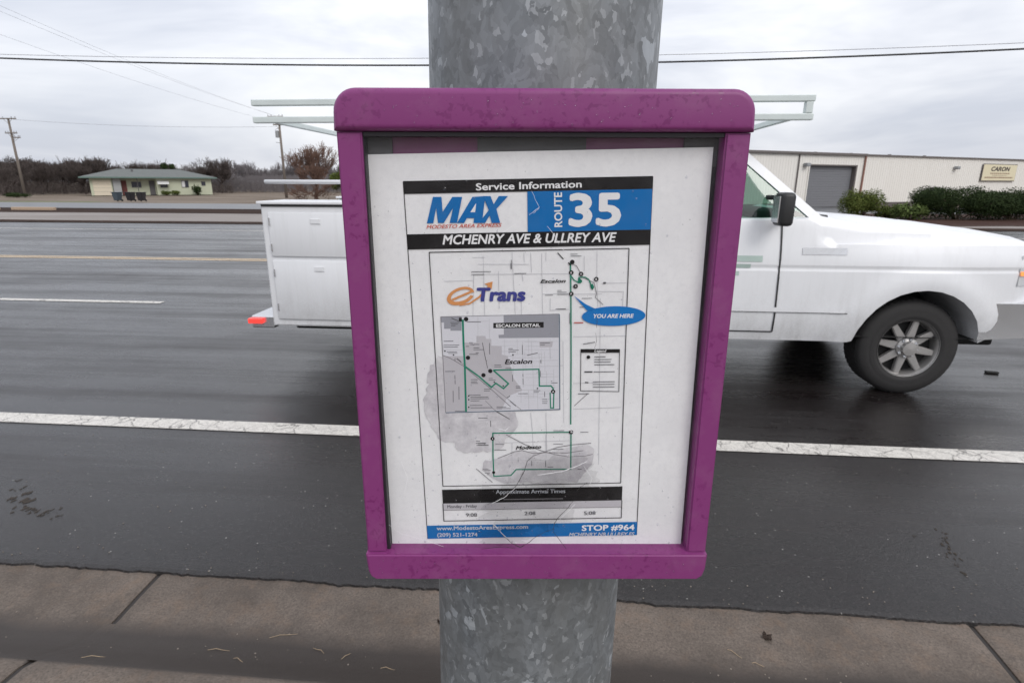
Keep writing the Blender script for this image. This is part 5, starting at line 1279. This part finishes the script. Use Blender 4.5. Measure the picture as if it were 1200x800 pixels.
# ---------------------------------------------------------------- metal warehouse
M['clad'] = None
b = MatB('cream_corrugated_steel'); v = b.coord(); c = b.mix(b.noise(b.coord(scale=(1, 1, 0.15)), 1.5, 5, 0.6), (0.68, 0.655, 0.61), (0.75, 0.73, 0.69))
b.set(Base_Color=c, Roughness=0.55); M['clad'] = b.m
M['sh_trim'] = simple('brown_eave_trim', (0.13, 0.115, 0.11), 0.6); M['shroof'] = simple('grey_metal_roof', (0.45, 0.46, 0.48), 0.45, 0.3)
M['rolldoor'] = simple('grey_roller_door', (0.17, 0.175, 0.19), 0.5); M['pipe'] = simple('red_brown_pipe', (0.25, 0.13, 0.10), 0.6); M['foot'] = simple('brown_footing', (0.10, 0.085, 0.08), 0.85)
A = Vector((14.65, 46.99)); Bp = Vector((46.39, 64.13)); dv = (Bp-A).normalized(); ANG = math.atan2(dv.y, dv.x); A = A+dv*2.9
WH = thing('warehouse', 'long cream corrugated steel warehouse with a grey roller door', 'warehouse', (A.x, A.y, -0.28), ANG)
EH = 4.18; X0, X1, DEP = -16, 62, 24
def corr(bm, x0, x1, z0, z1, y=0.0):
    n = int(round((x1-x0)/0.30)); prev = None
    for i in range(n):
        xa = x0+(x1-x0)*i/n; s = (x1-x0)/n
        for (px, py) in ((xa, y), (xa+s*0.70, y), (xa+s*0.76, y-0.022), (xa+s*0.94, y-0.022)):
            cur = (bm.verts.new((px, py, z0)), bm.verts.new((px, py, z1)))
            if prev: bm.faces.new((prev[0], cur[0], cur[1], prev[1]))
            prev = cur
    cur = (bm.verts.new((x1, y, z0)), bm.verts.new((x1, y, z1))); bm.faces.new((prev[0], cur[0], cur[1], prev[1]))
DX0, DX1, DT = 3.10, 8.55, 3.28
for x in range(X0, X1, 3):                      # cladding sheets, each 3 m wide
    a, c2 = x, min(x+3, X1)
    def add(a, c2, z0, z1):
        bm = bmesh.new(); corr(bm, a+0.003, c2-0.003, z0, z1); obj('cladding_sheet', bm, M['clad'], WH)
    if a >= DX1 or c2 <= DX0: add(a, c2, 0.30, EH)
    else:
        if a < DX0: add(a, DX0, 0.30, EH)
        if c2 > DX1: add(DX1, c2, 0.30, EH)
        add(max(a, DX0), min(c2, DX1), DT, EH)
obj('footing', bx((X0, -0.06, -0.1), (DX0, 0.05, 0.30)), M['foot'], WH); obj('footing', bx((DX1, -0.06, -0.1), (X1, 0.05, 0.30)), M['foot'], WH)
obj('end_wall', bx((X0+0.02, 0.02, -0.1), (X0+0.1, DEP, EH)), M['clad'], WH); obj('end_wall', bx((X1-0.1, 0.02, -0.1), (X1-0.02, DEP, EH)), M['clad'], WH)
obj('rear_wall', bx((X0+0.1, DEP-0.1, -0.1), (X1-0.1, DEP, EH)), M['clad'], WH)
rawmesh('roof', [(X0-.1, -0.15, EH+0.06), (X1+.1, -0.15, EH+0.06), (X1+.1, DEP/2, EH+0.9), (X0-.1, DEP/2, EH+0.9), (X0-.1, DEP+.1, EH+0.06), (X1+.1, DEP+.1, EH+0.06)], [(0, 1, 2, 3), (3, 2, 5, 4)], M['shroof'], WH)
obj('eave_gutter', bx((X0-.1, -0.22, EH-0.06), (9.6, -0.06, EH+0.13), 0.02), M['sh_trim'], WH)
obj('eave_gutter', bx((9.62, -0.16, EH-0.02), (X1+.1, -0.05, EH+0.10), 0.02), M['sh_trim'], WH)
dr = obj('roller_door', bx((DX0, 0.30, -0.05), (DX1, 0.34, DT)), M['rolldoor'], WH)
for k in range(16): obj('door_slat', bx((DX0+0.03, 0.275, 0.02+k*0.2), (DX1-0.03, 0.298, 0.18+k*0.2), 0.006), M['rolldoor'], dr)
obj('door_frame', bx((DX0-0.10, -0.07, -0.05), (DX0, 0.30, DT+0.1)), M['clad'], WH); obj('door_frame', bx((DX1, -0.07, -0.05), (DX1+0.16, 0.30, DT+0.1)), M['sh_trim'], WH)
obj('door_frame', bx((DX0, -0.07, DT), (DX1, 0.30, DT+0.1)), M['sh_trim'], WH)
obj('downpipe', bx((9.45, -0.17, 0.05), (9.57, -0.05, EH-0.06), 0.01), M['pipe'], WH)
obj('downpipe', bx((1.72, -0.14, 0.05), (1.80, -0.05, EH-0.06), 0.01), M['sh_trim'], WH)
for x in (2.55, 22.1):
    l_ = obj('wall_lamp', bx((x-0.22, -0.42, 3.22), (x+0.22, -0.05, 3.46), 0.04), M['can'], WH); obj('lamp_lens', bx((x-0.17, -0.40, 3.19), (x+0.17, -0.1, 3.219)), M['porc'], l_)
for x in (5.5, 9.9, 15, 20): obj('roof_vent', bx((x, 1.6, EH+0.15), (x+0.2, 1.8, EH+0.28)), M['sh_trim'], WH)
# sign board: lettering built flat on it
M['signc'] = simple('cream_sign_face', (0.66, 0.60, 0.42), 0.5, var=0.05); M['signk'] = simple('sign_lettering', (0.05, 0.035, 0.03), 0.6); M['signr'] = simple('sign_small_lettering', (0.28, 0.18, 0.12), 0.6)
SG = thing('wall_sign', 'cream sign board lettered CARON high on the warehouse wall', 'sign', (0, 0, 0), ANG)
SX0, SX1, SZ0, SZ1 = 26.35, 31.9, 1.93+0.28, 3.42+0.28
off = Vector((A.x, A.y, -0.28)); SG.location = off
obj('sign_frame', bx((SX0-.07, -0.16, SZ0-.07), (SX1+.07, -0.10, SZ1+.07), 0.01), M['sh_trim'], SG)
obj('sign_face', bx((SX0, -0.18, SZ0), (SX1, -0.165, SZ1)), M['signc'], SG)
lettering('lettering', 'CARON', (SX0+1.25, -0.186, SZ0+0.88), (SX1-1.15, -0.186, SZ0+0.88), 0.42, 0.2, 0.06, M['signk'], SG, upv=Vector((0, 0, 1)))
V, F = [], []
for (x0, x1, z, t) in ((1.2, 4.5, .62, .10), (1.6, 4.1, .46, .05), (.45, 5.15, .22, .12)):
    x = x0
    rr = random.Random(5)
    while x < x1:
        ww = rr.uniform(.1, .3); k = len(V); V += [(SX0+x, -0.186, SZ0+z), (SX0+min(x+ww, x1), -0.186, SZ0+z), (SX0+min(x+ww, x1), -0.186, SZ0+z+t), (SX0+x, -0.186, SZ0+z+t)]; F.append((k, k+1, k+2, k+3)); x += ww+.06
o = rawmesh('small_print', V, F, M['signr'], SG); o['kind'] = 'stuff'

# ---------------------------------------------------------------- vegetation
def leaf_mat(name, a, c):
    b = MatB(name); n = b.noise(b.coord(), 3.0, 4, 0.6); oi = b.n('ShaderNodeObjectInfo')
    b.set(Base_Color=b.mix(b.ramp(n, [(0.3, 0.0), (0.7, 1.0)]), a, c), Roughness=0.8, Specular_IOR_Level=0.15); return b.m
M['leaf'] = leaf_mat('dark_hedge_leaf', (0.014, 0.026, 0.009), (0.036, 0.055, 0.016)); M['leafo'] = leaf_mat('olive_leaf', (0.05, 0.075, 0.015), (0.12, 0.14, 0.035))
M['leafl'] = leaf_mat('light_green_leaf', (0.05, 0.075, 0.02), (0.12, 0.16, 0.05)); M['stem'] = simple('shrub_stem', (0.08, 0.05, 0.035), 0.8)
def shrub(x, y, zb, rx, ry, hz, mat, label, seed, n=5200, leaf=0.055, group=None, cat='shrub', spiky=0.0):
    rnd = random.Random(seed); t = thing('shrub', label, cat, (x, y, zb), 0, group)
    V, F = [], []
    lobes = [(rnd.uniform(-.75, .75)*rx, rnd.uniform(-.6, .6)*ry, hz*rnd.uniform(.35, .72), rnd.uniform(.30, .50)) for _ in range(16)]+[(0, 0, hz*.45, .62), (rx*.5, 0, hz*.4, .5), (-rx*.5, 0, hz*.4, .5)]
    while len(F) < n:
        L_ = rnd.choice(lobes); u = Vector((rnd.gauss(0, 1), rnd.gauss(0, 1), rnd.gauss(0, 1))).normalized(); rr = rnd.uniform(.72, 1.06+spiky*rnd.random())
        p = Vector((L_[0]+u.x*L_[3]*rx*rr, L_[1]+u.y*L_[3]*ry*rr, L_[2]+u.z*L_[3]*hz*rr*0.85))
        if p.z < 0.02 or noise.noise(p*2.6) < -0.42: continue
        a = Vector((rnd.gauss(0, 1), rnd.gauss(0, 1), rnd.gauss(0, 1))).normalized(); c2 = a.cross(u+Vector((.01, 0, 0))).normalized(); s = leaf*rnd.uniform(.6, 1.3)
        k = len(V); V += [p-a*s, p+c2*s*.42, p+a*s, p-c2*s*.42]; F.append((k, k+1, k+2, k+3))
    o = rawmesh('foliage', V, F, M[mat], t); o['kind'] = 'stuff'
    bm = bmesh.new()
    for k in range(9):
        L_ = lobes[k]; tube(bm, [(L_[0]*.1, L_[1]*.1, 0), (L_[0]*.5, L_[1]*.5, L_[2]*.55), (L_[0], L_[1], L_[2])], [0.035, 0.022, 0.01], 5)
    obj('stem', bm, M['stem'], t); return t
gh_ = 'clipped dark shrubs in front of the warehouse'
shrub(18.4, 28.6, gz(28.6), 2.1, 1.3, 1.50, 'leaf', 'large dark hedge shrub left of the lettered sign, below the warehouse wall', 1, 34000, 0.042, group=gh_)
shrub(20.9, 28.9, gz(28.9), 2.2, 1.3, 1.40, 'leaf', 'dark hedge shrub under the lettered sign at the right edge', 2, 34000, 0.042, group=gh_)
shrub(24.2, 29.0, gz(29.0), 1.9, 1.2, 1.25, 'leaf', 'dark hedge shrub cut by the right edge of the picture', 3, 26000, 0.042, group=gh_)
shrub(14.35, 29.3, gz(29.3), 0.95, 0.8, 1.30, 'leafo', 'round olive green bush just right of the roller door', 4, 13000, 0.04)
shrub(16.1, 28.2, gz(28.2), 0.75, 0.6, 0.72, 'leafl', 'light green low plant between the bush and the hedge', 6, 1600, 0.08, spiky=0.4, cat='plant')
shrub(15.6, 29.2, gz(29.2), 0.6, 0.5, 0.62, 'leafo', 'small weedy plant between the round bush and the light plant', 7, 1000, 0.07, spiky=0.4, cat='plant')
shrub(-56.59, 79.62, -0.28, 0.75, 0.5, 0.62, 'leafo', 'low clipped shrub under the white awning of the house', 8, 900, 0.08)
shrub(-55.55, 80.33, -0.28, 0.62, 0.5, 0.66, 'leafo', 'small shrub right of the white awning of the house', 9, 900, 0.08)
shrub(-53.46, 81.89, -0.28, 0.55, 0.5, 1.30, 'leaf', 'spiky dark green plant near the right end of the house', 10, 700, 0.12, spiky=0.5, cat='plant')
shrub(-64.8, 64.5, -0.28, 1.4, 0.7, 0.55, 'leaf', 'scrubby growth at the foot of the left wooden pole', 12, 1500, 0.08, spiky=.3)

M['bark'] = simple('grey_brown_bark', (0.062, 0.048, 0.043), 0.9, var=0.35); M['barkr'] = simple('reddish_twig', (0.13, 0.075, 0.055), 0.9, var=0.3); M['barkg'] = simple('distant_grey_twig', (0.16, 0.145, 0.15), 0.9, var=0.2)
def bare_tree_mesh(name, seed, Ht, spread, mat, levels=5, kids=(5, 4, 4, 4, 3), trunk=0.25, r0=0.13, upr=0.55, twig=0.010):
    rnd = random.Random(seed); V, F = [], []
    def segm(a, b_, ra, rb):
        d = (b_-a).normalized(); p = d.cross(Vector((0.3, 0.2, 0.9))).normalized(); q = d.cross(p); k = len(V); n = 3 if ra < 0.05 else 6
        for c_, r in ((a, ra), (b_, rb)):
            for j in range(n): V.append(c_+(p*cos(2*pi*j/n)+q*sin(2*pi*j/n))*r)
        for j in range(n): F.append((k+j, k+(j+1) % n, k+n+(j+1) % n, k+n+j))
    def grow(p, d, L_, r, lv):
        n = 3 if lv < 3 else 2; q = p; dd = d
        for i in range(n):
            dd = (dd+Vector((rnd.gauss(0, .13), rnd.gauss(0, .13), rnd.gauss(.04, .10)))).normalized(); e = q+dd*(L_/n); segm(q, e, max(twig, r*(1-.3*i/n)), max(twig*.8, r*(1-.3*(i+1)/n))); q = e
            if lv < levels and i == n-2 and lv: child(q, dd, L_, r, lv, 1)
        if lv < levels: child(q, dd, L_, r*0.75, lv, kids[lv])
    def child(q, dd, L_, r, lv, k):
        for j in range(k):
            a = Vector((rnd.gauss(0, 1), rnd.gauss(0, 1), rnd.gauss(0, .5))); nd = (dd*(1.0 if lv else 0.55)+a.normalized()*spread*(1.0 if lv < 3 else 0.75)+Vector((0, 0, upr*(.25 if lv < 2 else .6)))).normalized()
            grow(q, nd, L_*rnd.uniform(.55, .98), r*0.58, lv+1)
    grow(Vector((0, 0, 0)), Vector((0, 0, 1)), Ht*trunk, r0, 0)
    mz = max(v.z for v in V); s = Ht/mz
    me = bpy.data.meshes.new(name); me.from_pydata([tuple(v*s) for v in V], [], F); me.materials.append(mat); return me
orch = [bare_tree_mesh('bare_tree', 20+k, 4.9, 0.85, M['bark'], 5, (7, 4, 3, 4, 3), 0.13, 0.10, 0.9, 0.008) for k in range(4)]
print('orchard tris', [len(m_.polygons)*2 for m_ in orch])
rnd = random.Random(11); cnt = 0
for row in range(6):
    y = 74+row*6.5
    xa = -y*1.13-6; xb = -y*0.60 if row else -70
    x = xa
    while x < xb:
        if not (y < 95 and -74 < x < -51.5):
            o = bpy.data.objects.new('bare_tree', orch[rnd.randrange(4)]); COL.objects.link(o); o.location = (x+rnd.uniform(-.7, .7), y+rnd.uniform(-.8, .8), -0.3)
            o.rotation_euler = (0, 0, rnd.uniform(0, 6.28)); s = rnd.uniform(.80, 1.12)*(1+0.05*row); o.scale = (s*1.1, s*1.1, s)
            tag(o, 'bare dark orchard tree in the thicket around the low house', 'tree', 'bare orchard trees behind the house and poles'); cnt += 1
        x += rnd.uniform(3.6, 4.8)
print('orchard trees', cnt)
# single reddish bare tree, right of the far pole
bt = thing('bare_tree', 'rounded reddish bare tree left of the purple case, above the truck rail', 'tree', (-26.6, 61.5, -0.3))
me = bare_tree_mesh('crown', 77, 5.6, 0.85, M['barkr'], 5, (7, 5, 4, 3, 3), 0.14, 0.10, 0.6, 0.009); print(len(me.polygons))
c = link(bpy.data.objects.new('crown', me), bt); c.scale = (1.30, 1.30, 1.12)
obj('trunk', tube(bmesh.new(), [(0, 0, -0.1), (0.02, 0, 0.5), (0.0, 0.02, 0.85)], [0.22, 0.17, 0.14], 10), M['bark'], bt, smooth=True)
# pale distant trees behind it and between house and pole
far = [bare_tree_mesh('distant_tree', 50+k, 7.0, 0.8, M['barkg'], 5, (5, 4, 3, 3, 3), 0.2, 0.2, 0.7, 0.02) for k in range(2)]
for k in range(26):
    o = bpy.data.objects.new('distant_tree', far[k % 2]); COL.objects.link(o); y = rnd.uniform(112, 125); o.location = (-y*(0.66-0.0135*k)+rnd.uniform(-1, 1), y, -0.3); o.rotation_euler = (0, 0, rnd.uniform(0, 6)); s = rnd.uniform(.65, .95); o.scale = (s, s, s)
    tag(o, 'pale grey leafless tree in the distant row between house and purple case', 'tree', 'pale distant trees')
# dense undergrowth of the orchard: nobody could count it
V, F = [], []
for i in range(40000):
    y = rnd.uniform(72, 100); x = rnd.uniform(-y*1.13-6, -y*0.585)
    if y < 93 and -74 < x < -52: continue
    if y < 88 and -54 < x: continue
    hgt = 1.6+0.9*noise.noise(Vector((x*.15, y*.15, 0))); p = Vector((x, y, -0.3+rnd.random()**1.3*hgt)); d = Vector((rnd.gauss(0, .6), rnd.gauss(0, .6), 1)).normalized()*rnd.uniform(.3, 1.1); s = Vector((rnd.uniform(.010, .028), 0, 0)); k = len(V)
    V += [p-s, p+s, p+d]; F.append((k, k+1, k+2))
o = rawmesh('undergrowth', V, F, M['bark']); tag(o, 'tangled dark undergrowth of the orchard', 'undergrowth', kind='stuff')
V, F = [], []
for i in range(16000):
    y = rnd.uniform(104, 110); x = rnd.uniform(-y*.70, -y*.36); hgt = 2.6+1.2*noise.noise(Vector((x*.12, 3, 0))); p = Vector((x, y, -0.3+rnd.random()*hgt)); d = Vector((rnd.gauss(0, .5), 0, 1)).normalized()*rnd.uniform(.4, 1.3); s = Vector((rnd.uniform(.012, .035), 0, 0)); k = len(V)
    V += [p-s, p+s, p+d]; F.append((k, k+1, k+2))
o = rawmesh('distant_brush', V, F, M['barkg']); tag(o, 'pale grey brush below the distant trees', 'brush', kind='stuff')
# evergreens
def evergreen(x, y, zb, h, r, label, seed, mat='leaf', n=6000):
    rnd2 = random.Random(seed); t = thing('evergreen_tree', label, 'tree', (x, y, zb)); V, F = [], []
    cl = [(rnd2.gauss(0, .45)*r, rnd2.gauss(0, .45)*r, h*rnd2.uniform(.35, .90), rnd2.uniform(.28, .45)*r) for _ in range(16)]
    while len(F) < n:
        L_ = rnd2.choice(cl); u = Vector((rnd2.gauss(0, 1), rnd2.gauss(0, 1), rnd2.gauss(0, 1))).normalized(); p = Vector(L_[:3])+u*L_[3]*rnd2.uniform(.6, 1.1)
        a = Vector((rnd2.gauss(0, 1), rnd2.gauss(0, 1), rnd2.gauss(0, 1))).normalized(); c2 = a.cross(u).normalized(); s = .13*rnd2.uniform(.6, 1.3); k = len(V); V += [p-a*s, p+c2*s*.5, p+a*s, p-c2*s*.5]; F.append((k, k+1, k+2, k+3))
    o = rawmesh('crown', V, F, M[mat], t); o['kind'] = 'stuff'
    bm = bmesh.new(); tube(bm, [(0, 0, 0), (0, 0, h*.75)], [.18, .06], 8)
    for L_ in cl[:7]: tube(bm, [(0, 0, L_[2]*.6), (L_[0]*.9, L_[1]*.9, L_[2])], [.06, .02], 5)
    obj('trunk', bm, M['bark'], t)
evergreen(-64.6, 93, -0.3, 4.9, 1.25, 'dark evergreen tree top showing over the house roof', 31)
evergreen(-26.9, 71, -0.3, 3.9, 1.7, 'green leafy tree behind the reddish bare tree', 32, 'leafo')

# ---------------------------------------------------------------- litter on the gutter and shoulder
M['straw'] = simple('dry_straw', (0.36, 0.27, 0.17), 0.7); M['dleaf'] = simple('dead_leaf', (0.05, 0.028, 0.018), 0.6); M['scrap'] = simple('black_rubber_scrap', (0.015, 0.015, 0.015), 0.7); M['mudspot'] = simple('brown_mud_spot', (0.022, 0.014, 0.007), 0.75)
def pz(y):
    for (a, za), (c2, zc) in zip(prof[2:], prof[3:]):
        if c2 <= y <= a: return za+(zc-za)*(a-y)/(a-c2)
    return 0.122
ST = [((-0.99, 1.66), .10, .35, 'pale straw bent in the gutter below the left joint'), ((-0.83, 1.60), .06, 2.6, None), ((-1.18, 1.56), .08, .15, None), ((-1.07, 1.50), .05, -.3, None), ((-0.72, 1.58), .05, 1.2, None), ((0.66, 1.72), .05, -.6, 'thin pale straw in the gutter right of the pole'), ((0.73, 1.68), .04, -.2, None), ((1.05, 1.56), .05, .4, None), ((-1.52, 1.42), .07, .7, None), ((-0.55, 1.52), .05, .1, None), ((0.45, 1.50), .06, .5, None)]
for (x, y), L_, a, lab in ST:
    p = [(x+(t-.5)*L_*cos(a), y+(t-.5)*L_*sin(a)+.006*sin(t*5), pz(y+(t-.5)*L_*sin(a))+0.003) for t in (0, .33, .66, 1)]
    o = obj('straw', tube(bmesh.new(), p, [.0008, .0011, .0010, .0005], 5), M['straw']); tag(o, lab or 'short dry straw lying in the wet concrete gutter', 'straw', 'straws scattered in the gutter')
def leaf(x, y, s, a, lab):
    bm = bmesh.new(); n = 10; V = [bm.verts.new((s*sin(pi*i/n)*.42*(1 if k else -1)*(.9+.25*sin(i*3)), s*(i/n-.5), .004+.006*sin(i*1.3+k))) for k in (0, 1) for i in range(n+1)]
    for i in range(n): bm.faces.new((V[i], V[i+1], V[n+2+i], V[n+1+i]))
    r = bmesh.ops.solidify(bm, geom=bm.faces[:], thickness=0.0008)
    o = obj('dead_leaf', bm, M['dleaf'], loc=(x, y, pz(y)+.002), rot=(0, 0, a)); tag(o, lab, 'leaf')
leaf(0.80, 1.80, .045, .3, 'small dark dead leaf on the pale gutter right of the pole'); leaf(-0.42, 1.77, .03, 1.2, 'tiny dark leaf scrap on the gutter left of the pole')
o = obj('rubber_scrap', bx((0, 0, 0), (0.10, 0.035, 0.018), 0.006), M['scrap'], loc=(3.75, 5.05, 0.001), rot=(0, 0, -.2)); tag(o, 'small black scrap on the asphalt ahead of the front wheel', 'scrap')
def mudspots(cx, cy, pts, lab, seed):
    r2 = random.Random(seed); V, F = [], []
    for (dx, dy, s) in pts:
        for q in range(6):
            ox, oy = cx+dx+r2.gauss(0, s*.7), cy+dy+r2.gauss(0, s*1.0); rr = s*r2.uniform(.25, .7); n = 11; k = len(V); V.append((ox, oy, .0022+q*1e-4))
            for j in range(n): t = 2*pi*j/n; w_ = rr*r2.uniform(.5, 1.3); V.append((ox+w_*.6*cos(t), oy+w_*1.25*sin(t), .0012+q*1e-4))
            for j in range(n): F.append((k, k+1+j, k+1+(j+1) % n))
    o = rawmesh('mud_spots', V, F, M['mudspot'], smooth=True); tag(o, lab, 'mud', kind='stuff')
MS1 = [(-2.97, 2.57, .012), (-2.88, 2.49, .02), (-2.82, 2.44, .026), (-2.75, 2.39, .032), (-2.69, 2.33, .032), (-2.63, 2.29, .02), (-2.54, 2.29, .016), (-2.52, 2.33, .018), (-2.46, 2.27, .014)]
MS2 = [(1.85, 2.52, .012), (1.82, 2.46, .014), (1.80, 2.41, .017), (1.775, 2.35, .017), (1.76, 2.27, .009), (1.75, 2.22, .011), (1.70, 2.48, .008)]
mudspots(0, 0, MS1, 'brown mud streaks on the shoulder at far left', 1)
mudspots(0, 0, MS2, 'brown mud streak on the shoulder at right', 2)
r2 = random.Random(9); bm = bmesh.new()
for i in range(420):
    x = r2.uniform(-3.2, 3.2); y = r2.choice([r2.uniform(1.94, 2.1), r2.uniform(1.5, 1.75), r2.uniform(1.95, 3.2)]); z = pz(y) if y < 1.93 else 0.0
    s = bmesh.ops.create_icosphere(bm, subdivisions=1, radius=r2.uniform(.0012, .0035)); bmesh.ops.transform(bm, matrix=Matrix.Translation((x, y, z+.001)) @ Matrix.Diagonal((1, r2.uniform(.6, 1.3), .7, 1)), verts=s['verts'])
M['grit'] = simple('pale_grit', (0.22, 0.19, 0.16), 0.8, var=0.4, scale=60)
o = obj('grit', bm, M['grit']); tag(o, 'grit scattered along the gutter edge', 'grit', kind='stuff')
